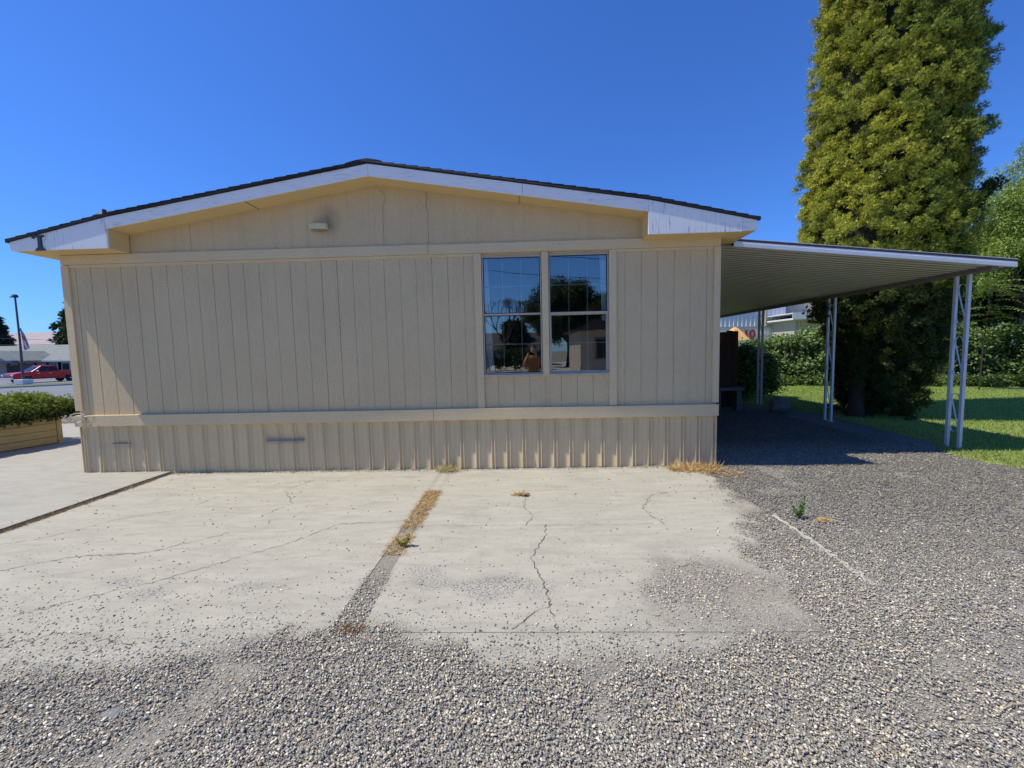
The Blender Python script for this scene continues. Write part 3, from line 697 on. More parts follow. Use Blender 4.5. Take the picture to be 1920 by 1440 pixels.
def rod(mb, pts, w=.018, t=.005):
    """flat bar bent in the YZ plane, w wide along X"""
    P = [Vector(p) for p in pts]
    rows = []
    for i, p in enumerate(P):
        d = (P[min(i+1, len(P)-1)]-P[max(i-1, 0)]).normalized(); nrm = Vector((0, -d.z, d.y))
        rows.append([mb.bm.verts.new(p+Vector((sx*w/2, 0, 0))+nrm*(sn*t/2)) for sx, sn in ((-1, -1), (1, -1), (1, 1), (-1, 1))])
    for a_, b_ in zip(rows[:-1], rows[1:]):
        for k in range(4): mb.bm.faces.new([a_[k], a_[(k+1) % 4], b_[(k+1) % 4], b_[k]])
    mb.bm.faces.new(rows[0][::-1]); mb.bm.faces.new(rows[-1])
M_post = simple('white_post_paint', (.56, .58, .62), .45, .1, .15, 12)
def post(y, zbot=0.0):
    MB().box(6.10, 6.18, y-.125, y+.125, zbot-.01, zbot+.034).build('base_plate', M_alu, cp, .002)
    legs = MB().box(6.12, 6.16, y-.105, y-.065, zbot-.02, 2.444).box(6.12, 6.16, y+.065, y+.105, zbot-.02, 2.444)
    # one post = two square legs joined by scroll bars
    p = legs.build('post', M_post, cp, .003)
    for k, zc in enumerate((.52, 1.32, 2.05)):
        mb = MB(); h_ = .27; R_ = .050; pts = []
        for t in np.linspace(-0.4, math.pi+.25, 12): pts.append((6.14, y+R_*math.cos(t)*1.0, zc+h_-R_+R_*math.sin(t)*1.1))
        rod(mb, pts)
        rod(mb, [(6.14, y+.052, zc+h_-R_-.02), (6.14, y, zc), (6.14, y-.052, zc-h_+R_+.02)])
        pts = []
        for t in np.linspace(math.pi-.4, 2*math.pi+.25, 12): pts.append((6.14, y+R_*math.cos(t), zc-h_+R_+R_*math.sin(t)*1.1))
        rod(mb, pts); mb.build('scroll', M_post, p)
for y in (6.0, 8.44, 10.88, 13.3): post(y, -.03)

# ------------------------------------------------------------------ under and behind the carport
M_brown = mat_siding('dark_brown_boards', (.060, .032, .020), grain=(30, 30, 3), bstr=.6)
fn = thing('board_fence', 'dark brown upright board fence screen under the far end of the carport', 'fence', (4.1, 10.25, 0))
for k in range(18):
    x = 2.62+k*.145; zt = 1.93+random.uniform(-.02, .03) - (.05 if k in (14, 15) else 0)
    MB().box(x, x+.138, 10.20, 10.225, .04, zt).build('board', M_brown, fn, .002)
for z in (.3, 1.55): MB().box(2.6, 5.22, 10.228, 10.27, z, z+.08).build('rail', M_brown, fn)
stp = thing('concrete_bench', 'grey concrete block bench on two stub legs before the brown fence', 'bench', (4.95, 9.9, 0))
MB().box(4.45, 5.20, 9.82, 10.12, .49, .56).build('bench_top', simple('grey_block', (.11, .11, .11), .85), stp, .008)
for x in (4.55, 5.04): MB().box(x, x+.12, 9.86, 10.08, 0, .489).build('leg', simple('grey_leg', (.12, .115, .11), .85), stp, .006)
# boulder
def rock(name, c, s, m, label, cat):
    bm = bmesh.new(); bmesh.ops.create_icosphere(bm, subdivisions=3, radius=1)
    for v_ in bm.verts:
        p = v_.co; d = 1+.35*(float(fbm(p.x*1.3+c[0], p.y*1.3+p.z, 1.0, 3))-.5)*2
        q = Vector((round(p.x*2.2)/2.2, round(p.y*2.2)/2.2, round(p.z*2.2)/2.2)); p = p.lerp(q, .5)*d
        v_.co = Vector((c[0]+p.x*s[0], c[1]+p.y*s[1], max(c[2]-.02, c[2]+s[2]*.8+p.z*s[2])))
    me = bpy.data.meshes.new(name); bm.to_mesh(me); bm.free(); me.materials.append(m); o = bpy.data.objects.new(name, me); COL.objects.link(o)
    return tag(o, label, cat)
M_rock = simple('grey_rock', (.16, .155, .15), .9, 0, .35, 5, .8, 25)
rock('boulder', (6.02, 9.75, -.02), (.27, .22, .19), M_rock, 'dark squat boulder on the gravel edge between the carport posts', 'rock')
rock('stone', (-1.80, 1.60, -.01), (.045, .03, .014), simple('slate_stone', (.20, .20, .195), .8, 0, .3, 60, .5, 90), 'flat blue grey stone lying largest in the near gravel', 'stone')

# ------------------------------------------------------------------ foliage tools
def kites(c, d, nrm, L, Wd, fold=.25):
    """c base (n,3), d unit length dir, nrm approx normal -> two-triangle... as 2 quads folded along the rib"""
    n = len(c); s_ = np.cross(d, nrm); s_ /= np.linalg.norm(s_, axis=1)[:, None]+1e-9; nn = np.cross(s_, d)
    L = np.broadcast_to(L, n)[:, None]; Wd = np.broadcast_to(Wd, n)[:, None]
    tip = c+d*L; mid = c+d*L*.45; l = mid+s_*Wd*.5+nn*Wd*fold*.5; r_ = mid-s_*Wd*.5+nn*Wd*fold*.5
    V = np.stack([c, l, tip, r_], 1).reshape(-1, 3)
    b = np.arange(n)[:, None]*4
    return V, np.concatenate([b+np.array([[0, 1, 2]]), b+np.array([[0, 2, 3]])], 0)
def unit(v): return v/(np.linalg.norm(v, axis=1)[:, None]+1e-9)
def rdir(n): return unit(rng.normal(size=(n, 3)))
def sprays(cent, out, n_per, spread, L, Wd, fan=3, up=.45, colf=None, droop=0.0):
    """clusters of small fan shaped sprays round each centre"""
    m = len(cent); idx = np.repeat(np.arange(m), n_per); n = len(idx)
    off = rng.normal(size=(n, 3)); off = unit(off)*(rng.random(n)**.5)[:, None]
    o = out[idx]; off = off + o*.35; sp = np.asarray(spread)[idx][:, None] if np.ndim(spread) else spread
    p = cent[idx]+off*sp
    d = unit(o*.35+rng.normal(size=(n, 3))*.5+np.array([0, 0, up-droop]) + off*.45)
    nr = unit(off*1.0+o*.7+rng.normal(size=(n, 3))*.45)
    Vs, Fs, Cs = [], [], []; tot = 0
    s_ = np.cross(d, nr); s_ = unit(s_)
    depth = np.clip((off*o).sum(1)*.5+.5, 0, 1)
    for k in range(fan):
        a_ = (k-(fan-1)/2)*.55
        dk = unit(d*math.cos(a_)+s_*math.sin(a_)); Lk = L*rng.uniform(.6, 1.25, n)*(1-.12*abs(a_))
        V, F = kites(p, dk, nr, Lk, Wd*rng.uniform(.7, 1.2, n))
        Vs.append(V); Fs.append(F+tot); tot += len(V)
        c = colf(idx, depth, n, p); Cs.append(np.repeat(c, 4, 0))
    return np.concatenate(Vs), np.concatenate(Fs), np.concatenate(Cs)
def trunk(mb, pts, rs, n=10): mb.tube(pts, rs, n); return mb

# ------------------------------------------------------------------ big arborvitae beyond the carport
TX, TY = 7.62, 9.05
def tr_R(z): return np.interp(z, [0.0, .4, 1.5, 2.7, 3.6, 6.0, 8.5, 11, 13.0, 14.2], [.50, .62, .84, 1.08, 1.27, 1.18, 1.14, 1.0, .6, .12])
def tr_C(z): return np.interp(z, [0, .6, 1.5, 2.6, 4, 6, 9, 14], [7.62, 7.66, 7.74, 7.60, 7.47, 7.58, 7.64, 7.66])
tree = thing('arborvitae', 'tall dense columnar arborvitae with yellow green tips rising behind the carport roof', 'tree', (7.3, 9.0, 0))
# large boughs first, then smaller tufts gathered on each bough, so that lit humps and dark gaps alternate
nb = 760
LZ, LT = [], []; zq = .15; row = 0
while zq < 13.9:
    m_ = max(5, int(2*math.pi*float(tr_R(zq))/.30))
    for k in range(m_): LT.append((k+.5*(row % 2)+random.uniform(-.3, .3))*2*math.pi/m_); LZ.append(zq+random.uniform(-.10, .10))
    zq += .27; row += 1
bz_ = np.array(LZ); bt = np.array(LT); nb = len(bz_); br = rng.uniform(.11, .37, nb); btone = rng.random(nb)
per = 7; bi = np.repeat(np.arange(nb), per); n = len(bi)
bo = np.stack([np.cos(bt), np.sin(bt), np.zeros(nb)], 1)
Rb = tr_R(bz_)*(.72+.28*rng.random(nb)**.8)
bc = np.stack([tr_C(bz_)+Rb*np.cos(bt), TY+Rb*np.sin(bt), bz_], 1)
od = unit(rng.normal(size=(n, 3))+bo[bi]*1.1+np.array([0, 0, .45]))
out = od; cent = bc[bi]+od*(br[bi]*rng.uniform(.5, 1.0, n))[:, None]*np.array([.85, .85, 1.25]); z = cent[:, 2]; tone_c = btone[bi]
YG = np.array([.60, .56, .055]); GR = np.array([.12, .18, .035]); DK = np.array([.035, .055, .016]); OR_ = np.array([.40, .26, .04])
yel = np.clip(1.05-(cent[:, 0]-6.2)/2.2, 0, 1)*.52+.38*tone_c-.06  # sunlit left tinted yellower, shaded right side painted darker green
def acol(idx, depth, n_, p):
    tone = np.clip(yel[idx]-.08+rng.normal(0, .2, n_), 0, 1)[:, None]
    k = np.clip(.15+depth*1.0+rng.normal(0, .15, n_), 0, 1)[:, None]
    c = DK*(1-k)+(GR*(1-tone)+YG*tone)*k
    lowm = (sstep(3.0, 2.3, z[idx]) * .9)[:, None]; c = c*(1-lowm)+DK*lowm  # lower crown painted dark to stand in for shade under the roof
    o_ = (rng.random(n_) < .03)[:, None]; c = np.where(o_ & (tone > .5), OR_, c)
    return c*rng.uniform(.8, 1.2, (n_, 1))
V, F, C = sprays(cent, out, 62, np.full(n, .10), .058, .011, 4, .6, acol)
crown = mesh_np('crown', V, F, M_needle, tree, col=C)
# inner mass so that the crown is closed
zz = np.linspace(.35, 13.9, 40); tt = np.linspace(0, 2*math.pi, 41)[:-1]
VV = []
for q in zz:
    for t_ in tt: R_ = float(tr_R(q))*(.76+.08*float(fbm(t_*2.2, q, 1.1, 3))); VV.append((float(tr_C(q))+R_*math.cos(t_), TY+R_*math.sin(t_), q))
i = np.arange(39*40); a = i//40*40; b = i % 40
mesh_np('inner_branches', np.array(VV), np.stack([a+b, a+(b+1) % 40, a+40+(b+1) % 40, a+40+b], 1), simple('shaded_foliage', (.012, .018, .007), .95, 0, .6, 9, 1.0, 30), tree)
mb = MB(); mb.tube([(6.92, 8.75, -.1), (6.96, 8.78, .25), (7.06, 8.85, .9), (7.22, 8.95, 1.7), (7.4, 9.0, 3.0)], [.20, .14, .12, .12, .10], 12); mb.tube([(7.6, 9.2, -.1), (7.6, 9.1, 1.0), (7.6, 9.05, 3.5), (7.65, 9.05, 12)], [.24, .2, .17, .04], 10)
mb.build('trunk', M_bark, tree, smooth=True)
# stray branches: one low on the left under the roof, one on the right
sb = np.array([(6.95-.15*k, 8.75-.03*k, 2.30-.02*k+random.uniform(-.12, .1)) for k in range(8)] + [(6.7-.2*k, 8.7, 2.08+random.uniform(-.1, .1)) for k in range(4)] + [(9.15+.07*k, 8.9, 4.35+.06*k) for k in range(7)] + [(9.0+.05*k, 8.9, 4.0+.05*k) for k in range(6)])
so = unit(np.array([(-1., -.2, .0)]*12+[(1., -.1, .3)]*13))
V, F, C = sprays(sb, so, 60, .15, .07, .028, 4, .2, lambda idx, d, n_, p: np.where(rng.random((n_, 1)) < .4, GR, DK)*rng.uniform(.6, 1.3, (n_, 1)))
mesh_np('stray_branch', V, F, M_needle, tree, col=C)

# ------------------------------------------------------------------ leafy masses
def leaf_mass(cent, rad_, n_per, L, Wd, cols, out=None, droop=.1, seedz=0):
    m = len(cent); idx = np.repeat(np.arange(m), n_per); n = len(idx)
    o = rdir(n); rr_ = rng.random(n)**(1/2.2); p = cent[idx]+o*(rr_*np.asarray(rad_)[idx] if np.ndim(rad_) else rr_*rad_)[:, None]
    d = unit(o*.6+rng.normal(size=(n, 3))*.6+np.array([0, 0, -droop])); nr = unit(rng.normal(size=(n, 3))*.55+np.array([0, -.15, .75])+o*.7)
    V, F = kites(p, d, nr, L*rng.uniform(.6, 1.3, n), Wd*rng.uniform(.7, 1.2, n), .3)
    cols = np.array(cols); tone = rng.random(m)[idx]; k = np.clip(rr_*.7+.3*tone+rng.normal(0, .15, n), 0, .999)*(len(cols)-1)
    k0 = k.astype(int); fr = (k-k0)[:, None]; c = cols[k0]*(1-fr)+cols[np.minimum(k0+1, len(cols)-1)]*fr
    return V, F, np.repeat(c*rng.uniform(.75, 1.25, (n, 1)), 4, 0)
def hedge(name, label, cat, A, B, w, h, per, n_per, L, Wd, cols, group=None, hj=.25):
    A = np.array(A, float); B = np.array(B, float); Ln = np.linalg.norm(B-A); d = (B-A)/Ln; q = np.array([-d[1], d[0]])
    n = int(per*Ln); s_ = rng.uniform(0, Ln, n); t_ = rng.uniform(-.5, .5, n)*w
    hh = h*(1-hj/2+hj*fbm(s_+A[0], s_*0, .9, 3)*1.0)
    z = hh*rng.uniform(.12, 1, n)**.8; t_ = t_*(1-.25*(z/hh)**3)
    c = np.stack([A[0]+d[0]*s_+q[0]*t_, A[1]+d[1]*s_+q[1]*t_, z], 1)
    root = thing(name, label, cat, (A[0], A[1], 0), 0, group)
    V, F, C = leaf_mass(c, rng.uniform(.16, .34, n), n_per, L, Wd, cols)
    mesh_np('foliage', V, F, M_leaf, root, col=C)
    mb = MB()
    for k in range(int(Ln/.5)+1):
        x, y = A+d*min(k*.5+random.uniform(0, .3), Ln); mb.tube([(x, y, -.05), (x+random.uniform(-.2, .2), y, h*.45), (x+random.uniform(-.3, .3), y, h*.8)], [.025, .018, .008], 6)
    mb.build('stem', M_bark, root); return root
HC = [(.02, .035, .012), (.07, .115, .03), (.15, .22, .06), (.25, .34, .12)]
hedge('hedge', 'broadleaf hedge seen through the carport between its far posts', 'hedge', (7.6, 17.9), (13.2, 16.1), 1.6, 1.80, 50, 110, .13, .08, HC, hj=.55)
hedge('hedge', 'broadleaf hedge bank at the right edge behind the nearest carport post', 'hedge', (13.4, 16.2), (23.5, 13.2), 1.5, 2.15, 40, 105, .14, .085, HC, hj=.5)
hedge('shrub', 'dark shrub growing against the brown fence under the carport', 'shrub', (5.95, 12.0), (7.1, 12.4), 1.0, 1.34, 110, 120, .09, .055, [(.012, .022, .008), (.04, .07, .02), (.11, .17, .045), (.2, .28, .09)])
# low ivy in front of the hedge
A_, B_ = np.array([7.8, 16.9]), np.array([23.5, 12.0]); n = 900; s_ = rng.random(n); p = A_[None]+(B_-A_)[None]*s_[:, None]+rng.normal(0, .22, (n, 2))
V, F, C = leaf_mass(np.stack([p[:, 0], p[:, 1], rng.uniform(.02, .26, n)], 1), .2, 42, .085, .07, [(.04, .07, .015), (.10, .15, .03), (.15, .22, .05)])
tag(mesh_np('ground_cover', V, F, M_leaf, col=C), 'low bright ivy strip along the foot of the hedges', 'ground cover', kind='stuff')

def leafy_tree(name, label, base, blobs, n_cl, n_per, L, Wd, cols, cl_r=(.3, .6), tr=.18, droop=.1, group=None, squash=.8, limbs=6):
    root = thing(name, label, 'tree', (base[0], base[1], float(gz(base[0], base[1]))), 0, group); C_, R_ = [], []
    W_ = np.array([b[3]**2 for b in blobs]); W_ /= W_.sum()
    for b, w_ in zip(blobs, W_):
        k = max(3, int(n_cl*w_)); d = rdir(k); rr_ = rng.random(k)**.45*b[3]
        C_.append(np.array(b[:3])+d*rr_[:, None]*np.array([1, 1, squash])); R_.append(rng.uniform(*cl_r, k))
    C_ = np.concatenate(C_); R_ = np.concatenate(R_)
    V, F, C = leaf_mass(C_, R_, n_per, L, Wd, cols, droop=droop)
    mesh_np('crown', V, F, M_leaf, root, col=C)
    mb = MB(); x, y = base; z0 = float(gz(x, y)); top = max(b[2] for b in blobs)
    fork = z0+(top-z0)*.35
    mb.tube([(x, y, z0-.1), (x+.05, y, (z0+fork)/2), (x, y, fork), (blobs[0][0], blobs[0][1], blobs[0][2])], [tr, tr*.8, tr*.65, tr*.15], 9)
    for b in blobs[:limbs]: mb.tube([(x, y, fork*.9+z0*.1), ((x+b[0])/2, (y+b[1])/2, (fork+b[2])/2+.2), tuple(b[:3])], [tr*.5, tr*.35, tr*.1], 7)
    mb.build('trunk', M_bark, root, smooth=True); return root
LG = [(.05, .085, .018), (.13, .20, .035), (.24, .32, .06), (.34, .42, .085)]
DG = [(.014, .026, .008), (.03, .05, .013), (.06, .095, .028)]
leafy_tree('locust_tree', 'airy light green tree at the right edge above the hedge bank', (18.2, 15.6), [(16.9, 15.2, 4.7, 1.3), (18.6, 15.4, 7.1, 1.7), (17.8, 15.3, 5.6, 1.6), (19.8, 15.5, 8.2, 1.8), (16.1, 15.2, 3.9, .8), (20.3, 15.4, 5.2, 1.6), (17.0, 15.2, 6.3, .75)], 420, 190, .12, .03, LG, (.2, .5), .17, .55)
leafy_tree('maple_tree', 'dark green tree filling the gap behind the nearest carport post', (20.5, 18.3), [(18.6, 18.0, 4.2, 1.8), (20.6, 18.2, 5.2, 2.2), (23, 18, 5, 2.2), (17.2, 17.8, 3.2, 1.2), (21.8, 17.6, 3.2, 1.9), (19.3, 17.5, 2.8, 1.5)], 420, 120, .16, .09, DG, (.35, .7), .2)
leafy_tree('shade_tree', 'darker tree standing behind the tall arborvitae trunk', (17.8, 20.5), [(17.6, 20.5, 3.6, 1.7), (18.6, 20.4, 4.6, 1.9), (17.2, 20.3, 2.6, 1.3)], 260, 110, .16, .09, DG, (.35, .7), .2)
# sumac-like sapling with long compound fronds
sap = thing('tree_of_heaven', 'sapling with long bright feathered fronds just beyond the nearest carport post', 'sapling', (14.2, 13.2, 0))
VV, FF, CC = [], [], []; tot = 0; mb = MB()
mb.tube([(14.2, 13.2, -.05), (14.25, 13.2, 1.6), (14.3, 13.15, 3.0)], [.022, .016, .01], 7)
for k in range(34):
    zc = random.uniform(2.0, 3.4); a_ = random.uniform(0, 6.28); Lf = random.uniform(.7, 1.15)
    b0 = np.array([14.27, 13.17, zc]); hd = np.array([math.cos(a_), math.sin(a_), 0]); pts = [b0+hd*Lf*t_+np.array([0, 0, .35*t_-.55*t_*t_]) for t_ in np.linspace(0, 1, 12)]
    mb.tube([tuple(q) for q in pts[::3]], .006, 5, False)
    side = np.array([-hd[1], hd[0], 0])
    c = np.array(pts[2:]*2); sg = np.array([1]*10+[-1]*10)[:, None]; d = unit(side*sg*1.0+hd*.35+np.array([0, 0, -.35])+rng.normal(0, .06, (20, 3)))
    V, F = kites(c, d, np.repeat([[0, 0, 1.]], 20, 0), .17, .055, .2); VV.append(V); FF.append(F+tot); tot += len(V)
    col = np.array([.15, .23, .05])*random.uniform(.6, 1.25); CC.append(np.repeat(col[None], len(V), 0))
mesh_np('fronds', np.concatenate(VV), np.concatenate(FF), M_leaf, sap, col=np.concatenate(CC)); mb.build('stem', M_bark, sap)

# ------------------------------------------------------------------ lawn
def mat_lawn():
    t = NT('lawn_turf'); n = t.noise(1.2, None, 6); f_ = t.noise(60, None, 4)
    c = t.mix(n, (.19, .25, .05), (.27, .34, .075)); c = t.mix(t.ramp(f_, [(.4, 0.), (.7, .6)]), c, (.09, .13, .03)); return t.fin(c, .9, t.bump(f_, .8, .02))
def lawn_edge(y): return np.interp(y, [3.0, 4.6, 5.0, 5.4, 5.9, 6.4, 7.5, 8.6, 9.5, 11, 13, 18], [7.6, 6.15, 5.95, 5.72, 5.85, 6.25, 6.35, 6.5, 6.6, 5.9, 5.2, 5.0])
ny_ = 120; ys_ = np.linspace(3.0, 30, ny_); us = np.concatenate([[0, .04, .12], np.linspace(.3, 30, 40)])
X = lawn_edge(ys_)[:, None]+.08*(fbm(ys_, ys_*0, 3.0)-.5)[:, None]+us[None]; Y = np.repeat(ys_[:, None], len(us), 1); Z = np.where(us < .03, -.02, .006)[None]+0*X
i = np.arange((ny_-1)*(len(us)-1)); a = (i//(len(us)-1))*len(us)+i % (len(us)-1)
tag(mesh_np('lawn', np.stack([X.ravel(), Y.ravel(), Z.ravel()], 1), np.stack([a, a+1, a+len(us)+1, a+len(us)], 1), mat_lawn(), smooth=True), kind='structure')
n = 150000; y = 4.4+12.6*rng.random(n)**1.35; x = lawn_edge(y)-.05+rng.random(n)**1.15*(10)
k = (x < 1.33*y+.6) & (rng.random(n) < sstep(-.1, .25, x-lawn_edge(y))*.9+.08); x, y = x[k], y[k]; n = len(x)
d = unit(np.stack([rng.normal(0, .35, n), rng.normal(0, .35, n), np.ones(n)], 1)); nr = rdir(n)
V, F = kites(np.stack([x, y, np.zeros(n)], 1), d, nr, rng.uniform(.025, .06, n), .006+.0006*y, .2)
pt = fbm(x, y, 1.5, 3)[:, None]; c = np.array([.24, .33, .06])*(1-pt)+np.array([.36, .44, .12])*pt
dryk = (rng.random(n) < .06+.55*sstep(.45, 0., x-lawn_edge(y)))[:, None]; c = np.where(dryk, np.array([.30, .25, .11]), c)*rng.uniform(.7, 1.3, (n, 1))
tag(mesh_np('grass', V, F, M_leaf, col=np.repeat(c, 4, 0)), 'short green lawn grass on the right with dry blades at its edge', 'grass', kind='stuff')

# ------------------------------------------------------------------ weeds and dry grass
def tuft(name, label, cat, c, R_, n, L, cols, up=.5, kind=None, mat=M_dry, w_=.004, group=None, box=None):
    if box is None: th_ = rng.uniform(0, 6.28, n); rr_ = np.sqrt(rng.random(n)); bx_, by_ = c[0]+R_[0]*rr_*np.cos(th_), c[1]+R_[1]*rr_*np.sin(th_)
    else: bx_, by_ = box(n)
    n = len(bx_)
    d = unit(np.stack([rng.normal(0, 1, n), rng.normal(0, 1, n), np.abs(rng.normal(up, .3, n))], 1)); L_ = L*rng.uniform(.4, 1.2, n)
    V1, F1 = kites(np.stack([bx_, by_, np.full(n, .003)], 1), d, rdir(n), L_, w_)
    cc = np.array(cols)[rng.integers(0, len(cols), n)]*rng.uniform(.75, 1.25, (n, 1))
    o = mesh_np(name, V1, F1, mat, col=np.repeat(cc, 4, 0)); return tag(o, label, cat, group, kind)
DRY = [(.58, .40, .18), (.66, .50, .26), (.44, .27, .12), (.62, .40, .17)]
def gapbox(n):
    y = rng.uniform(2.95, 4.42, n); x = -1.03+rng.uniform(-.075, .09, n); k = rng.random(n) < (.25+1.1*fbm(x*3, y, 4.0, 3))*np.where(y > 3.45, 1.0, np.where((y > 2.98) & (y < 3.3), .75, .12)); return x[k], y[k]
tuft('dry_grass', 'dead straw coloured grass filling the gap between the two slabs', 'dry grass', None, None, 3600, .055, DRY, .3, 'stuff', box=gapbox)
tuft('weed_clump', 'dry straw weed clump at the right foot of the skirting', 'weed', (2.10, 5.10), (.32, .10), 900, .15, DRY, .45, w_=.006)
tuft('weed_clump', 'pale dead weed against the middle of the skirting above the slab gap', 'weed', (-1.02, 5.20), (.12, .05), 420, .15, [(.60, .50, .30), (.5, .42, .24)], .5, w_=.005)
tuft('weed_clump', 'small dry weed with a brown curled leaf on the right slab', 'weed', (-.08, 4.27), (.07, .03), 120, .07, DRY, .3, w_=.006)
tuft('weed_clump', 'reddish dead weed at the near corner of the gap between slabs', 'weed', (-1.0, 2.13), (.07, .04), 160, .05, [(.35, .15, .08), (.3, .2, .1)], .4)
tuft('weed_clump', 'straw tuft on the gravel beside the small green weed', 'weed', (2.58, 3.53), (.06, .03), 120, .05, DRY, .3, w_=.006)
tuft('leaf_litter', 'thin line of dead grass and grit along the foot of the skirting', 'litter', None, None, 2600, .035, [(.35, .28, .17), (.2, .16, .1), (.45, .4, .3)], .12, 'stuff', box=lambda n: (rng.uniform(-4.9, 2.2, n), 5.255-np.abs(rng.normal(0, .035, n))))
tuft('leaf_litter', 'rust coloured dead leaves scattered near the slab corner beside the carport gravel', 'litter', (2.38, 4.92), (.26, .2), 300, .045, [(.42, .25, .12), (.50, .36, .18)], .15, 'stuff', w_=.010)
def jb(n):
    y = rng.uniform(1.9, 5.0, n)*1.0; return -4.748+rng.normal(0, .026, n), y
tuft('joint_debris', 'brown grass and dirt packed in the joint beside the driveway slab', 'debris', None, None, 5200, .045, [(.30, .21, .13), (.40, .29, .17), (.18, .13, .09)], .12, 'stuff', box=jb)
def verge(n): return rng.uniform(-16, -9, n), 9.75+rng.normal(0, .18, n)
tuft('dry_verge', 'dry tan grass strip between the driveway and the street', 'dry grass', None, None, 2500, .09, [(.42, .30, .18), (.5, .38, .22)], .3, 'stuff', w_=.012, box=verge)
def green_weed(c, h_, label, tint=(.13, .24, .06)):
    root = thing('green_weed', label, 'weed', (c[0], c[1], 0)); VV, FF, CC = [], [], []; tot = 0; mb = MB()
    for (dx, dy, hh) in ((-.035, 0, h_*.55), (.03, .01, h_*.6), (.035, .0, h_), (0, -.02, h_*.4)):
        top = (c[0]+dx*1.5, c[1]+dy, hh); mb.tube([(c[0]+dx*.3, c[1], -.01), (c[0]+dx, c[1]+dy, hh*.5), top], [.003, .0025, .0015], 5)
        n = 46; t_ = rng.random(n)**.8; base = np.stack([c[0]+dx*(.3+1.2*t_), c[1]+dy*t_, hh*t_], 1); a_ = rng.uniform(0, 6.28, n)
        d = unit(np.stack([np.cos(a_), np.sin(a_), np.full(n, .9)], 1)); V, F = kites(base, d, rdir(n), .05*(1.15-t_*.7), .009, .3); VV.append(V); FF.append(F+tot); tot += len(V)
        CC.append(np.repeat(np.array([tint])*rng.uniform(.7, 1.5, (n, 1)), 4, 0))
    mesh_np('leaves', np.concatenate(VV), np.concatenate(FF), M_leaf, root, col=np.concatenate(CC)); mb.build('stem', simple('weed_stem', (.08, .14, .03)), root)
green_weed((2.40, 3.60), .20, 'small green weed sprouting from the gravel right of the slabs')
green_weed((-.985, 3.12), .10, 'small yellowing weed growing among dry grass in the gap between slabs', (.42, .38, .13))
mb = MB(); mb.face([(-.06, 4.22, .004), (.0, 4.20, .028), (.02, 4.235, .03), (-.03, 4.26, .006)]); mb.face([(-.03, 4.26, .006), (.02, 4.235, .03), (.045, 4.25, .012)])
lf = mb.build('dead_leaf', simple('brown_leaf', (.16, .07, .035), .7)); tag(lf, 'curled brown leaf beside the small dry weed on the right slab', 'leaf')
# old buried edging showing as a pale line in the gravel
V_, pts = [], []
mb = MB(); ribbon(mb, [(2.215, 3.66), (2.20, 3.2), (2.19, 2.9), (2.17, 2.54)], .075, .0085, .009, .025)
tag(mb.build('edging_strip', simple('pale_mortar', (.46, .43, .36), .9, 0, .3, 30)), 'pale strip of buried edging showing through the right gravel', 'edging')
mb = MB()
for (x0, y0, x1, y1) in ((1.9, 1.62, 2.08, 1.66), (.95, 1.9, 1.05, 1.75), (.62, 1.55, .66, 1.72), (-.3, 1.5, -.22, 1.62), (-1.25, 1.55, -1.18, 1.62), (1.62, 2.0, 1.78, 2.0)):
    mb.tube([(x0, y0, .012), ((x0+x1)/2, (y0+y1)/2+.01, .02), (x1, y1, .012)], .0018, 5)
tag(mb.build('straw', simple('straw', (.55, .45, .25), .8)), 'dry straw stems lying on the near gravel', 'straw', kind='stuff')

# ------------------------------------------------------------------ white building and beige building behind the hedge
M_metal = simple('pale_metal_siding', (.62, .64, .70), .5, .0, .06, .7)
wb = thing('warehouse', 'long white ribbed metal building with red 310 numbers behind the hedge', 'building', (12.0, 31, 0))
mb = MB(); x = 8.0
yy, dd = [], []
while x < 19.0: yy += [x, x+.05, x+.09, x+.14]; dd += [0, 0, .05, .05]; x += .30
pr = [(a_, 30.6-b_) for a_, b_ in zip(yy, dd)] + [(19.0, 30.6), (19.0, 40), (8.0, 40)]
mb.prism(pr, 2.98, 6.2, 'z'); mb.build('ribbed_wall', M_metal, wb)
MB().box(8.0, 19.0, 30.60, 40, 0, 2.975).build('lower_wall', simple('white_block_wall', (.68, .69, .70), .7), wb)
MB().box(7.8, 19.2, 30.3, 40.2, 6.2, 6.35).build('roof', M_metal, wb)
MB().box(7.99, 19.01, 30.50, 30.545, 2.93, 3.01).build('drip_trim', simple('grey_trim', (.42, .44, .46)), wb)
MB().box(17.48, 17.56, 30.40, 30.54, 3.0, 6.2).build('downspout', M_alu, wb)
cu = bpy.data.curves.new('t310', 'FONT'); cu.body = '310'; cu.size = .86; cu.extrude = .03; cu.offset = .022; cu.align_x = 'CENTER'
to = bpy.data.objects.new('tmp', cu); COL.objects.link(to); dg = bpy.context.evaluated_depsgraph_get(); me = bpy.data.meshes.new_from_object(to.evaluated_get(dg)); bpy.data.objects.remove(to)
nm = bpy.data.objects.new('house_number', me); COL.objects.link(nm); me.materials.clear(); me.materials.append(simple('red_paint', (.42, .02, .05), .5)); nm.parent = wb
nm.rotation_euler = (rad(90), 0, 0); nm.location = (16.22-12.0, 30.55-31, 2.14)
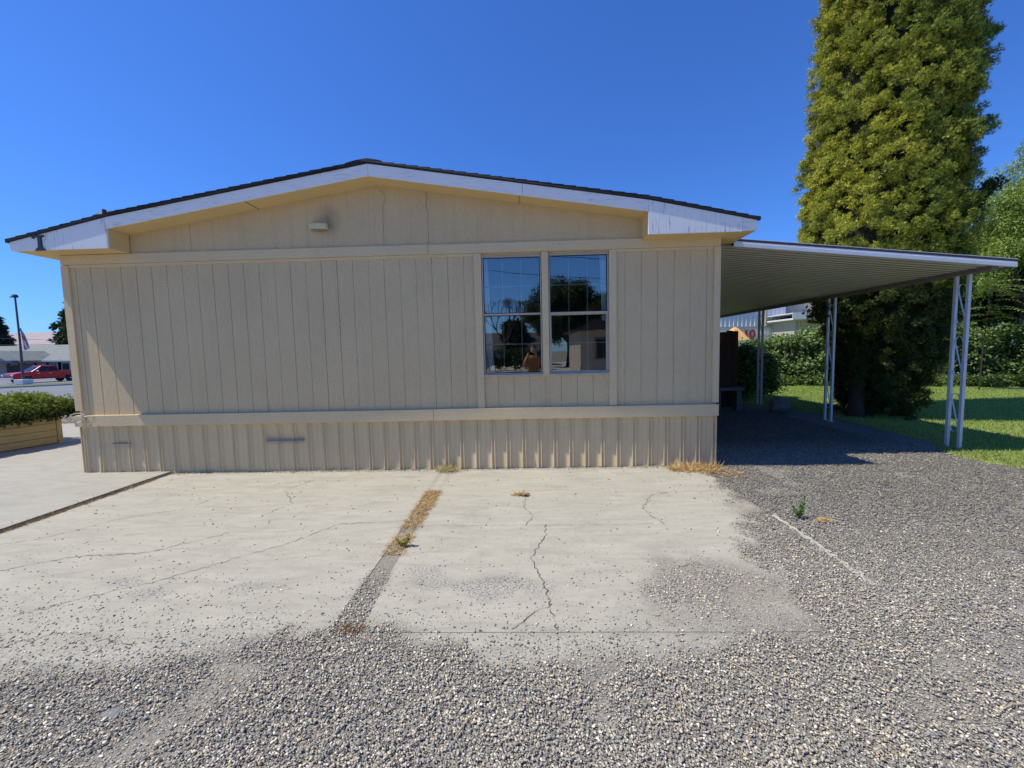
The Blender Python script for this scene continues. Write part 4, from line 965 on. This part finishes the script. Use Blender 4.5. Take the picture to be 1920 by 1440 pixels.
# orange canopy roof
ca = thing('shade_canopy', 'small orange peaked canopy top in front of the white building', 'canopy', (14.1, 28, 0))
mb = MB(); mb.lathe([(1.05, 1.95), (.62, 2.42), (.25, 2.75), (.03, 2.86)], (14.1, 28, 0), 6); mb.build('canopy_top', simple('orange_cloth', (.62, .35, .12), .8), ca)
mb = MB(); mb.tube([(14.1, 28, 0), (14.1, 28, 2.6)], .03, 8); mb.build('pole', M_alu, ca)
bb = thing('beige_building', 'low beige grooved building with flat white trimmed roof beyond the hedge', 'building', (22, 28, 0))
M_bb = simple('beige_panel', (.47, .43, .36), .7, 0, .05, 1)
mb = MB(); mb.box(18.0, 34, 28.0, 36, 0, 3.22)
w_ = mb.build('wall', M_bb, bb)
mb = MB(); x = 18.15
while x < 24: mb.box(x, x+.025, 27.985, 27.995, 1.9, 3.2); x += .23
mb.build('batten', simple('groove_brown', (.28, .25, .2)), bb)
MB().box(17.6, 34.4, 27.55, 36.3, 3.225, 3.33).box(17.55, 34.4, 27.5, 27.54, 3.26, 3.66).box(17.6, 34.4, 27.55, 36.3, 3.62, 3.68).build('flat_roof', simple('white_fascia_board', (.76, .76, .75), .6), bb)
MB().box(18.5, 23.5, 27.94, 27.98, 0, 2.12).build('garage_door', simple('door_white', (.66, .65, .62)), bb)
MB().box(19.4, 34, 33, 35.9, 3.68, 5.4).build('upper_wall', M_bb, bb)
leafy_tree('yard_tree', 'yellow green tree between the white and beige buildings', (20.2, 33.0), [(18.9, 31.8, 5.6, 1.0), (19.6, 32.2, 6.2, 1.2)], 70, 70, .22, .12, LG, (.3, .6), .14)

# ------------------------------------------------------------------ left: planter with juniper
pl = thing('planter_box', 'yellow tan wooden plank planter box holding a spreading juniper by the driveway', 'planter', (-9.0, 6.4, 0))
M_plank = mat_siding('planter_planks', (.60, .46, .22), grain=(4, 4, 60), bstr=.5, stain=.3)
ang = math.atan2(.80, .22)-math.pi/2      # long side runs toward the camera
Mp = Matrix.Translation((-8.66, 7.33, .022)) @ Matrix.Rotation(math.radians(-14.7), 4, 'Z')
def pb(x0, x1, y0, y1, z0, z1): return MB().box(x0, x1, y0, y1, z0, z1, Mp)
for k in range(4): pb(-.04, 0, -3.2, -.062, .012+k*.124, .130+k*.124).build('plank', M_plank, pl, .004); pb(-1.5, -.062, -.04, 0, .012+k*.124, .130+k*.124).build('plank', M_plank, pl, .004)
pb(-.055, .012, -.058, .012, 0, .505).build('corner_post', M_plank, pl, .004)
pb(-.09, .02, -3.2, .03, .508, .545).build('cap_rail', M_plank, pl, .004); pb(-1.5, -.092, -.08, .03, .508, .545).build('cap_rail', M_plank, pl, .004)
pb(-1.5, -.1, -3.2, -.1, .02, .46).build('soil', M_earth, pl)
ju = thing('juniper', 'low spreading green juniper spilling over the plank planter box', 'shrub', (-9.3, 6.4, .4))
n = 420; lx = rng.uniform(-1.35, .12, n); ly = rng.uniform(-2.9, .14, n); hm = .49+.18*fbm(lx*2, ly*2, 1.2, 3)+.17*np.clip(-ly/1.2, 0, 1)-.12*np.clip((lx+.1)/.2, 0, 1)
lz = hm+rng.uniform(-.03, .19, n)*(1-.4*np.clip((lx+.1)/.2, 0, 1))
cent = np.array([tuple(Mp @ Vector((a_, b_, c__))) for a_, b_, c__ in zip(lx, ly, lz)])
extra = np.array([tuple(Mp @ Vector((random.uniform(.0, .17), random.uniform(-2.2, .22), random.uniform(.53, .66)))) for _ in range(70)]); cent = np.concatenate([cent, extra])
o = unit(cent-np.array([-9.5, 6.2, .2])+rng.normal(0, .2, cent.shape)); zc_ = cent[:, 2]
def jcol(idx, dep, n_, p):
    k = np.clip((p[:, 2]-.60)/.28+rng.normal(0, .2, n_), 0, 1)[:, None]; return (np.array([.05, .075, .02])*(1-k)+np.array([.32, .38, .07])*k)*rng.uniform(.75, 1.25, (n_, 1))
V, F, C = sprays(cent, o, 60, .13, .055, .016, 4, .3, jcol); mesh_np('foliage', V, F, M_needle, ju, col=C)
mb = MB()
for k in range(9): q = Mp @ Vector((-.6, -1.0, .3)); w_ = Mp @ Vector((random.uniform(-1.2, .0), random.uniform(-2.4, 0), .62)); mb.tube([tuple(q), tuple(q.lerp(w_, .5)+Vector((0, 0, .1))), tuple(w_)], [.03, .02, .008], 6)
mb.build('stem', M_bark, ju)

# ------------------------------------------------------------------ left: the street
def mat_asph(name, a_, b_):
    t = NT(name); n = t.noise(.5, None, 7, .65); f_ = t.noise(1.0, t.mapping((.6, 3, 1)), 5); c = t.mix(n, a_, b_); c = t.mix(t.ramp(f_, [(.5, 0.), (.7, .35)]), c, (.30, .29, .27)); return t.fin(c, .9)
M_asph = mat_asph('street_asphalt', (.135, .14, .15), (.20, .205, .215))
def strip(name, A, B, w0, w1, z, m, n=50, k=4, kind='structure', thick=0):
    A = np.array(A, float); B = np.array(B, float); d = (B-A)/np.linalg.norm(B-A); q = np.array([-d[1], d[0]])
    V = []
    for i_ in range(n+1):
        for j in range(k+1):
            p = A+(B-A)*i_/n+q*(w0+(w1-w0)*j/k); V.append((p[0], p[1], float(gz(p[0], p[1]))+z))
    i = np.arange(n*k); a = (i//k)*(k+1)+i % k; V = np.array(V)
    if thick:
        F = np.stack([a, a+1, a+k+2, a+k+1], 1); V2 = V.copy(); V2[:, 2] -= thick; N = len(V)
        e1 = np.arange(n)*(k+1); e2 = e1+k
        F = np.concatenate([F, np.stack([e1, e1+k+1, e1+k+1+N, e1+N], 1), np.stack([e2+k+1, e2, e2+N, e2+k+1+N], 1)]); V = np.concatenate([V, V2])
    else: F = np.stack([a, a+1, a+k+2, a+k+1], 1)
    return tag(mesh_np(name, V, F, m), kind=kind)
SA, SB = (-93.0, 26.3), (-18.0, 65.9)    # far kerb line of the street
# line through (-59.8,43.9)-( -53.8,46.9) extended both ways
dS = np.array([.69, .724]); P0 = np.array([-49.0, 39.7]); SA = P0-dS*60; SB = P0+dS*45
strip('street', SA, SB, -31.5, -.02, .012, M_asph, 60, 30)
strip('kerb', SA, SB, 0, .25, .15, simple('kerb_concrete', (.36, .35, .32), .9), 60, 1, thick=.22)
strip('verge', SA, SB, .26, 5.2, .13, simple('verge_turf', (.10, .13, .04), .9, 0, .3, 2), 60, 4)
strip('far_lot', SA, SB, 5.3, 40, .08, M_asph, 60, 10)
for w_ in (-11.5, -19.0, -25.6): strip('road_line', SA, SB, w_, w_+.16, .022, simple('worn_line', (.42, .42, .40)), 60, 1)
# flagpole
fp = thing('flagpole', 'tall thin flagpole on a white base across the street with a limp flag', 'flagpole', (-55.32, 43.7, -.77))
mb = MB(); mb.tube([(-55.32, 43.68, -.5), (-55.6, 44.0, 4), (-56.12, 44.42, 8.8)], [.13, .10, .08], 12); mb.build('pole', simple('rusty_dark_pole', (.10, .075, .07), .6), fp)
MB().box(-55.85, -54.8, 43.2, 44.2, -.80, -.28).build('base', simple('white_base', (.62, .63, .60)), fp, .04)
mb = MB(); mb.lathe([(.05, 0), (.24, .08), (.27, .22), (.2, .36), (.05, .42)], (-56.12, 44.42, 8.7), 12); mb.box(-56.7, -56.25, 44.37, 44.47, 8.77, 8.87); mb.build('finial', simple('dark_finial', (.04, .04, .045)), fp)
def mat_flag():
    t = NT('flag_cloth'); s_ = t.n.new('ShaderNodeSeparateXYZ'); t.l.new(t.obj, s_.inputs[0])
    w_ = t.math('SINE', t.math('MULTIPLY_ADD', s_.outputs[0], 34.0, t.math('MULTIPLY', s_.outputs[2], 9.0))); c = t.mix(t.ramp(w_, [(.45, 0.), (.55, 1.)]), (.62, .62, .64), (.50, .12, .14))
    up_ = t.math('GREATER_THAN', s_.outputs[2], 5.25); return t.fin(t.mix(up_, c, (.30, .36, .50)), .8)
V = []
for j in range(15):
    t_ = j/14
    for i_ in range(9): a_ = i_/8; wd = .12+.85*t_*(1-.35*t_*t_); V.append((-55.72+.12*t_+.18+a_*wd, 44.1+.10*math.sin(a_*14+t_*2), 5.4-t_*2.5-.35*a_*(1-t_)+.2*a_*t_))
i = np.arange(14*8); a = (i//8)*9+i % 8; mesh_np('flag', np.array(V), np.stack([a, a+1, a+10, a+9], 1), mat_flag(), fp)
# office building with grey shingle roof
ob = thing('office_building', 'long low office across the street with grey shingle roof and shuttered windows', 'building', (-88, 70, -1.2))
M_ow = simple('pale_blue_wall', (.50, .50, .56), .7, 0, .05); M_wt = simple('white_trim_far', (.72, .73, .74)); M_dg = simple('dark_glass_far', (.03, .035, .045), .15); M_sh = simple('navy_shutter', (.04, .06, .11))
gr_ = simple('grey_green_shingles', (.20, .215, .20), .9, 0, .35, 1.6, 0.6, 4)
MB().box(-125, -48, 68.2, 82, -1.2, 1.9).build('wall', M_ow, ob)
MB().prism([(67.4, 1.72), (67.4, 1.90), (75.2, 4.80), (83, 1.9), (83, 1.72)], -126, -47, 'x').build('roof', gr_, ob)
MB().box(-126, -47, 67.30, 67.385, 1.66, 1.92).build('gutter', M_wt, ob)
for x in (-87.6, -84.9, -80.6, -78.4, -92, -74, -70):
    f_ = MB().box(x-.75, x+.75, 68.10, 68.19, .05, 1.45).build('window_frame', M_wt, ob); MB().box(x-.62, x+.62, 68.05, 68.095, .15, 1.35).build('window_pane', M_dg, f_)
    for q in (-1.3, .8): MB().box(x+q, x+q+.5, 68.08, 68.18, .02, 1.48).build('shutter', M_sh, ob)
mb = MB(); mb.prism([(-93, 1.9), (-81.7, 1.9), (-84.2, 3.55)], 62.5, 70); mb.build('porch_gable', gr_, ob)
mb = MB(); mb.box(-93, -80.4, 62.3, 63.1, 1.62, 1.95); mb.build('porch_beam', simple('navy_fascia', (.06, .10, .2)), ob)
for x in (-84.6, -92): MB().box(x, x+.5, 62.4, 62.9, -1.2, 1.6).build('porch_column', M_wt, ob)
MB().box(-83.9, -79.2, 64.2, 64.3, -.2, 1.15).build('notice_board', simple('dark_board', (.035, .03, .04)), ob)
for x in (-82.9, -85.6): MB().tube([(-84.2, 62.4, 3.5), (x, 62.4, 1.95)], .1, 6).build('gable_trim', M_wt, ob)
# hill
hx = np.linspace(-4200, 600, 60); hz = 112-6*np.cos(hx/700)+6*np.sin(hx/260)+((hx+1900)/1000)*-2
V = []
for x, z in zip(hx, hz): V += [(x, 1150, -6), (x, 1300, z*.55), (x, 1480, z), (x, 1900, z*.9), (x, 2500, -6)]
i = np.arange(59*4); a = (i//4)*5+i % 4; tag(mesh_np('hill', np.array(V), np.stack([a, a+5, a+6, a+1], 1), simple('dry_hillside', (.36, .30, .29), 1.0, 0, .12, .01), smooth=True), kind='structure')
# conifers behind the office
def conifer(name, label, base, R_, zt, zb, n, cols, group=None):
    z0 = float(gz(*base)); root = thing(name, label, 'tree', (base[0], base[1], z0), 0, group)
    z = zb+(zt-zb)*rng.random(n)**1.1; th_ = rng.uniform(0, 6.28, n); lay = .75+.35*np.sin(z*2.4+th_)*rng.random(n); rr_ = R_*(1-(z-zb)/(zt-zb)*.75)*rng.random(n)**.4*lay
    c = np.stack([base[0]+rr_*np.cos(th_), base[1]+rr_*np.sin(th_), z], 1); out = np.stack([np.cos(th_), np.sin(th_), np.full(n, .1)], 1)
    V, F, C = sprays(c, out, 26, .7, .75, .26, 3, .25, lambda idx, d, n_, p: (np.array(cols[0])*(1-d[:, None])+np.array(cols[1])*d[:, None])*rng.uniform(.7, 1.3, (n_, 1)))
    mesh_np('crown', V, F, M_needle, root, col=C); mb = MB(); mb.tube([(base[0], base[1], z0-.3), (base[0], base[1], zt-.5)], [.4, .08], 8); mb.build('trunk', M_bark, root)
conifer('pine_tree', 'bushy green conifer over the office roof beside the corner of the home', (-101, 92.5), 8.2, 14.5, 2.5, 460, ((.02, .03, .012), (.06, .085, .03)))
conifer('pine_tree', 'dark bluish conifer behind the office at the left edge of the photo', (-142.5, 107), 5.2, 14.0, 3.0, 300, ((.012, .02, .016), (.03, .045, .04)))
# wires beyond the flagpole
mb = MB()
for za, zb_ in ((9.3, 7.0), (7.2, 6.9)):
    pts = [(-150+k*6, 100-.6*k, za+(zb_-za)*k/12-1.2*math.sin(math.pi*k/12)) for k in range(13)]; mb.tube(pts, .035, 5)
tag(mb.build('power_line', M_black), 'thin sagging wires in the sky behind the flagpole', 'wire')

# ------------------------------------------------------------------ red pickup
def pickup():
    L = 5.9; W2 = 1.0; WB = 3.73; rw = -WB/2; fw = WB/2     # heading +x, origin at centre on ground
    root = thing('pickup_truck', 'red crew cab pickup truck parked across the street by the flagpole', 'truck')
    Mr = simple('red_car_paint', (.50, .008, .012), .25, .1, .05); Mt = simple('tyre_rubber', (.02, .02, .02), .8); Mrim = simple('alloy_rim', (.55, .55, .57), .3, .7); Mgl = simple('tinted_glass', (.015, .018, .022), .06); Mch = simple('chrome', (.65, .65, .67), .2, .8); Mlt = simple('headlight_glass', (.75, .78, .82), .1)
    arch = lambda cx: [(cx+.50*math.cos(t), .42+.50*math.sin(t)) for t in np.linspace(0, math.pi, 9)]
    low = [(L/2-.05, .50), (L/2-.35, .42)] + [(fw+.5, .42)] + arch(fw)[1:-1] + [(fw-.5, .42), (rw+.5, .42)] + arch(rw)[1:-1] + [(rw-.5, .42), (-L/2+.1, .55)]
    up = [(-L/2+.02, .72), (-L/2+.05, 1.26), (-.95, 1.28), (-.93, 1.24), (1.15, 1.22), (1.45, 1.25), (2.45, 1.17), (L/2-.12, 1.06), (L/2-.02, .80)]
    body = MB().prism(low+up, -W2+.02, W2-.02).build('body', Mr, root, .035, world=False)
    mb = MB(); zr, zbm = 1.92, 1.235
    bl = [(-.93, zbm), (1.42, zbm)]; tp_ = [(.55, zr-.02), (-.62, zr), (-.85, zr-.05)]
    def cabring(w0, w1, y): return None
    b0 = [(-.93, W2-.04), (1.45, W2-.06)]; 
    vs = [(-.95, -W2+.04, zbm), (1.48, -W2+.07, zbm), (1.48, W2-.07, zbm), (-.95, W2-.04, zbm), (-.80, -W2+.22, zr), (.52, -W2+.24, zr-.01), (.52, W2-.24, zr-.01), (-.80, W2-.22, zr)]
    v = [mb.bm.verts.new(p) for p in vs]
    for q in ((0, 3, 2, 1), (4, 5, 6, 7), (0, 1, 5, 4), (1, 2, 6, 5), (2, 3, 7, 6), (3, 0, 4, 7)): mb.bm.faces.new([v[i] for i in q])
    mb.build('cab', Mr, root, .05, world=False)
    # glass set just proud of the cab planes
    def lerp(a, b, t): return Vector(a).lerp(Vector(b), t)
    def pane(name, a, b, c, d, u0, u1, v0, v1, off):
        P = [lerp(lerp(a, b, uu), lerp(d, c, uu), vv) for uu, vv in ((u0, v0), (u1, v0), (u1, v1), (u0, v1))]
        nrm = (P[1]-P[0]).cross(P[2]-P[0]).normalized()*off; mb = MB(); A_ = [mb.bm.verts.new(p+nrm) for p in P]; B_ = [mb.bm.verts.new(p-nrm) for p in P]
        mb.bm.faces.new(A_); mb.bm.faces.new(B_[::-1])
        for i in range(4): mb.bm.faces.new([A_[i], B_[i], B_[(i+1) % 4], A_[(i+1) % 4]])
        mb.build(name, Mgl, root, world=False)
    for s0, s1, s2, s3 in ((0, 1, 5, 4), (3, 2, 6, 7)):
        pane('side_window', vs[s0], vs[s1], vs[s2], vs[s3], .06, .44, .10, .84, .012); pane('side_window', vs[s0], vs[s1], vs[s2], vs[s3], .48, .86, .10, .84, .012)
    pane('windshield', vs[1], vs[2], vs[6], vs[5], .06, .94, .08, .92, .012); pane('rear_window', vs[0], vs[3], vs[7], vs[4], .1, .9, .3, .85, .012)
    MB().box(-L/2+.12, -1.05, -W2+.12, W2-.12, 1.262, 1.30).build('bed_cover', Mt, root, world=False)
    for cx in (rw, fw):
        for sy in (-1, 1):
            w = MB().lathe([(.20, -.13), (.36, -.13), (.405, -.09), (.405, .09), (.36, .13), (.20, .13)], (cx, sy*.86, .405), 24, 'y').build('wheel', Mt, root, world=False)
            MB().lathe([(.03, -.14), (.20, -.10), (.235, -.135), (.24, .0), (.235, .135), (.20, .10), (.03, .14)], (cx, sy*.86, .405), 20, 'y').build('rim', Mrim, w, world=False)
    gr = MB().box(L/2-.06, L/2+.03, -.62, .62, .72, 1.06).build('grille', Mt, root, .01, world=False)
    MB().box(L/2+.032, L/2+.045, -.60, .60, .86, .91).box(L/2+.032, L/2+.045, -.60, .60, .98, 1.01).build('grille_bar', Mch, gr, world=False)
    for sy in (-1, 1):
        MB().box(L/2-.10, L/2+.025, sy*.64, sy*.93, .84, 1.02).build('headlight', Mlt, root, .01, world=False)
        MB().box(.95, 1.12, sy*1.0, sy*1.22, 1.25, 1.44).build('mirror', Mch, root, .03, world=False)
        MB().box(-.2, .0, sy*.975, sy*1.0, 1.03, 1.07).box(.55-.3+.55, .55-.3+.75, sy*.975, sy*1.0, 1.03, 1.07).build('door_handle', Mch, root, world=False)
        MB().box(-.95, 1.2, sy*.98-.004, sy*.98+.012, .55, .60).build('side_trim', Mt, root, world=False)
        MB().box(-L/2-.01, -L/2+.06, sy*.80, sy*.96, .80, 1.14).build('taillight', simple('tail_red', (.4, .02, .02), .2), root, world=False)
    MB().box(L/2-.12, L/2+.10, -.93, .93, .46, .68).build('bumper', Mch, root, .03, world=False); MB().box(-L/2-.12, -L/2+.05, -.9, .9, .48, .66).build('bumper', Mch, root, .03, world=False)
    return root
tk = pickup()
hd = math.atan2(-.975, -.22); tk.rotation_euler = (0, 0, hd); tk.location = (-57.7, 47.6, -.82); tk.scale = (1.04,)*3

# ------------------------------------------------------------------ behind the camera (seen in the window glass)
leafy_tree('elm_tree', 'large round crowned tree across the rear lot, mirrored in the window', (4.4, -29.4), [(3.3, -29.4, 6.3, 2.4), (5.8, -29.4, 5.2, 2.2), (1.6, -29.4, 5.2, 1.7), (7.2, -29.3, 5.6, 1.5), (3.2, -29.4, 4.2, 2.2), (5.2, -29.4, 7.0, 1.4)], 520, 100, .22, .11, DG, (.35, .75), .3)
th2 = thing('bare_tree', 'leafless tree behind the camera, mirrored low in the left window', 'tree', (-1.9, -32, 0)); mb = MB()
def branch(p, d, L_, r_, lev):
    q = p+d*L_; mb.tube([tuple(p), tuple(p.lerp(q, .5)+Vector((random.uniform(-.1, .1), 0, .05))), tuple(q)], [r_, r_*.8, r_*.6], 5, False)
    if lev:
        for _ in range(3): nd = (d+Vector((random.uniform(-.7, .7), random.uniform(-.7, .7), random.uniform(-.1, .5)))).normalized(); branch(q, nd, L_*.72, r_*.6, lev-1)
branch(Vector((-1.9, -32, -.1)), Vector((0, 0, 1)), 2.4, .16, 5); mb.build('branches', M_bark, th2)
conifer('spruce_tree', 'small dark spruce behind the rear houses, mirrored in the window', (-.9, -38), 1.6, 4.6, .5, 90, ((.012, .02, .01), (.03, .045, .02)))
rh = thing('tan_house', 'tan stucco house with dark roof behind the camera, mirrored in the right window', 'house', (7, -17, 0))
MB().box(3.4, 11, -20, -14.4, 0, 2.75).build('wall', simple('tan_stucco', (.42, .36, .27), .8), rh)
f_ = MB().box(4.3, 5.6, -14.39, -14.33, 1.0, 2.3).build('window', simple('brown_frame', (.2, .15, .1)), rh); MB().box(4.4, 5.5, -14.325, -14.31, 1.08, 2.22).build('pane', M_dg, f_)
MB().prism([(2.9, 2.76), (11.5, 2.76), (7.2, 4.5)], -20.6, -13.9).build('roof', simple('dark_brown_roof', (.07, .05, .045), .9), rh)
rh2 = thing('rear_house', 'low house with wide dark roof behind the camera, mirrored in the left window', 'house', (-3, -40, 0))
MB().box(-9, 2.2, -44, -37, 0, 2.3).build('wall', simple('pale_house_wall', (.4, .38, .36)), rh2)
MB().prism([(-45, 2.3), (-36.2, 2.3), (-40.6, 4.0)], -9.8, 2.8, 'x').build('roof', simple('dark_grey_roof', (.06, .055, .055), .9), rh2)
hedge('hedge', 'dark hedge behind the camera, mirrored in the lower left window', 'hedge', (-7, -24), (2.2, -24), 1.2, 1.55, 26, 60, .16, .09, DG)
mb = MB()
for k, (z0, sg) in enumerate(((8.9, .7), (8.1, .9))):
    mb.tube([(-9+2*i_, -16-.1*i_-k*2, z0-.18*i_-sg*math.sin(math.pi*i_/10)*.4) for i_ in range(11)], .018, 5)
tag(mb.build('utility_wire', M_black), 'overhead wires behind the camera, mirrored in both windows', 'wire')

# ------------------------------------------------------------------ the photographer, mirrored in the glass
def person():
    root = thing('person', 'person in a brown jacket holding up a phone, mirrored in the left window', 'person', (.26, -.42, 0))
    bm = bmesh.new(); lay = bm.verts.layers.skin.verify(); vs = {}
    def P(k, x, y, z): vs[k] = bm.verts.new((x, y, z))
    P('pel', 0, 0, .92); P('ab', 0, -.01, 1.08); P('ch', 0, -.01, 1.25); P('ne0', 0, 0, 1.39); P('ne1', 0, .015, 1.45)
    for s_, n_ in ((-1, 'l'), (1, 'r')):
        P('sh'+n_, s_*.17, 0, 1.35); P('el'+n_, s_*.25, .12, 1.13); P('wr'+n_, s_*.11-.05, .30, 1.36); 
        P('hi'+n_, s_*.10, 0, .86); P('kn'+n_, s_*.11, .02, .48); P('an'+n_, s_*.12, -.01, .09); P('to'+n_, s_*.14, .15, .035)
    E = [('pel', 'ab'), ('ab', 'ch'), ('ch', 'ne0'), ('ne0', 'ne1')]
    for n_ in 'lr': E += [('ch', 'sh'+n_), ('sh'+n_, 'el'+n_), ('el'+n_, 'wr'+n_), ('pel', 'hi'+n_), ('hi'+n_, 'kn'+n_), ('kn'+n_, 'an'+n_), ('an'+n_, 'to'+n_)]
    for a_, b_ in E: bm.edges.new((vs[a_], vs[b_]))
    Rr = {'pel': (.16, .12), 'ab': (.155, .115), 'ch': (.17, .12), 'ne0': (.075, .07), 'ne1': (.055, .055), 'sh': (.075, .075), 'el': (.052, .052), 'wr': (.034, .03), 'hi': (.095, .095), 'kn': (.065, .065), 'an': (.045, .045), 'to': (.045, .03)}
    for k, v_ in vs.items():
        kk = k if k in Rr else k[:2]; v_[lay].radius = Rr[kk]; v_[lay].use_root = (k == 'pel')
    me = bpy.data.meshes.new('body'); bm.to_mesh(me); bm.free(); o = bpy.data.objects.new('body', me); COL.objects.link(o)
    o.modifiers.new('s', 'SKIN').use_smooth_shade = True; o.modifiers.new('d', 'SUBSURF').levels = 2; o.modifiers['d'].render_levels = 2
    t = NT('clothed_body'); s_ = t.n.new('ShaderNodeSeparateXYZ'); t.l.new(t.obj, s_.inputs[0]); m_ = t.ramp(s_.outputs[2], [(.5, 0.), (.501, 1.)]); m2 = t.math('GREATER_THAN', s_.outputs[2], .93)
    m3 = t.math('GREATER_THAN', s_.outputs[2], 1.415); c = t.mix(m2, (.05, .06, .09), (.42, .20, .08)); c = t.mix(m3, c, (.55, .34, .24)); t.fin(c, .8); me.materials.append(t.m); o.parent = root
    sk = simple('skin', (.55, .34, .24), .55, 0, .05)
    bm = bmesh.new(); bmesh.ops.create_uvsphere(bm, u_segments=28, v_segments=20, radius=1)
    for v_ in bm.verts:
        x, y, z = v_.co; w_ = .075*(1-.22*max(0, -z)**1.5); yy_ = y*.095
        if y > 0: yy_ *= .92; yy_ += .022*math.exp(-(x/.18)**2-((z+.12)/.22)**2) - .010*math.exp(-((abs(x)-.38)/.18)**2-((z-.08)/.14)**2) + .006*math.exp(-(x/.3)**2-((z+.5)/.12)**2)
        v_.co = (x*w_, yy_+.02, z*.118+1.565)
    me = bpy.data.meshes.new('head'); bm.to_mesh(me); bm.free(); me.materials.append(sk); hd_ = bpy.data.objects.new('head', me); COL.objects.link(hd_); hd_.parent = root
    for p in me.polygons: p.use_smooth = True
    bm = bmesh.new(); bmesh.ops.create_uvsphere(bm, u_segments=24, v_segments=16, radius=1); 
    for v_ in bm.verts: v_.co = (v_.co.x*.083, v_.co.y*.098+.004, v_.co.z*.108+1.59)
    bmesh.ops.delete(bm, geom=[v_ for v_ in bm.verts if v_.co.z < 1.53 or (v_.co.y > .055 and v_.co.z < 1.62)], context='VERTS')
    me = bpy.data.meshes.new('hair'); bm.to_mesh(me); bm.free(); me.materials.append(simple('brown_hair', (.06, .035, .02), .7)); h_ = bpy.data.objects.new('hair', me); COL.objects.link(h_); h_.parent = root
    for s__ in (-1, 1):
        mb = MB(); mb.lathe([(.004, -.006), (.014, -.003), (.016, .002), (.004, .005)], (s__*.028, .098, 1.575), 12, 'y'); mb.build('eye', simple('eye_white', (.5, .5, .5), .2), hd_, world=False)
        mb = MB(); mb.lathe([(.008, -.008), (.026, -.004), (.03, .004), (.01, .010)], (s__*.076, .02, 1.56), 12, 'x'); mb.build('ear', sk, hd_, world=False)
        # hand: palm, four fingers closed round the phone edge, thumb
        hx = s__*.11-.05; mb = MB(); mb.tube([(hx, .30, 1.36), (hx-s__*.008, .335, 1.40), (hx-s__*.012, .35, 1.44)], [.028, .040, .036], 10)
        for k in range(4): mb.tube([(hx-s__*.010, .35, 1.425+.017*k), (hx-s__*.004, .378+.002*k, 1.428+.017*k), (hx-s__*.024, .392, 1.43+.017*k), (hx-s__*.045, .392, 1.43+.016*k)], [.010, .009, .0085, .007], 8)
        mb.tube([(hx-s__*.01, .335, 1.40), (hx-s__*.035, .345, 1.425), (hx-s__*.055, .362, 1.445)], [.013, .011, .009], 8)
        mb.build('hand', sk, root, world=False, smooth=True)
    ph = MB().box(-.05-.078, -.05+.078, .374, .382, 1.42, 1.495).build('phone_tmp', M_black, None, .003)
    ph.name = 'phone'; ph.location = (.26, -.42, 0); tag(ph, 'dark phone held up by the mirrored photographer', 'phone')
person()
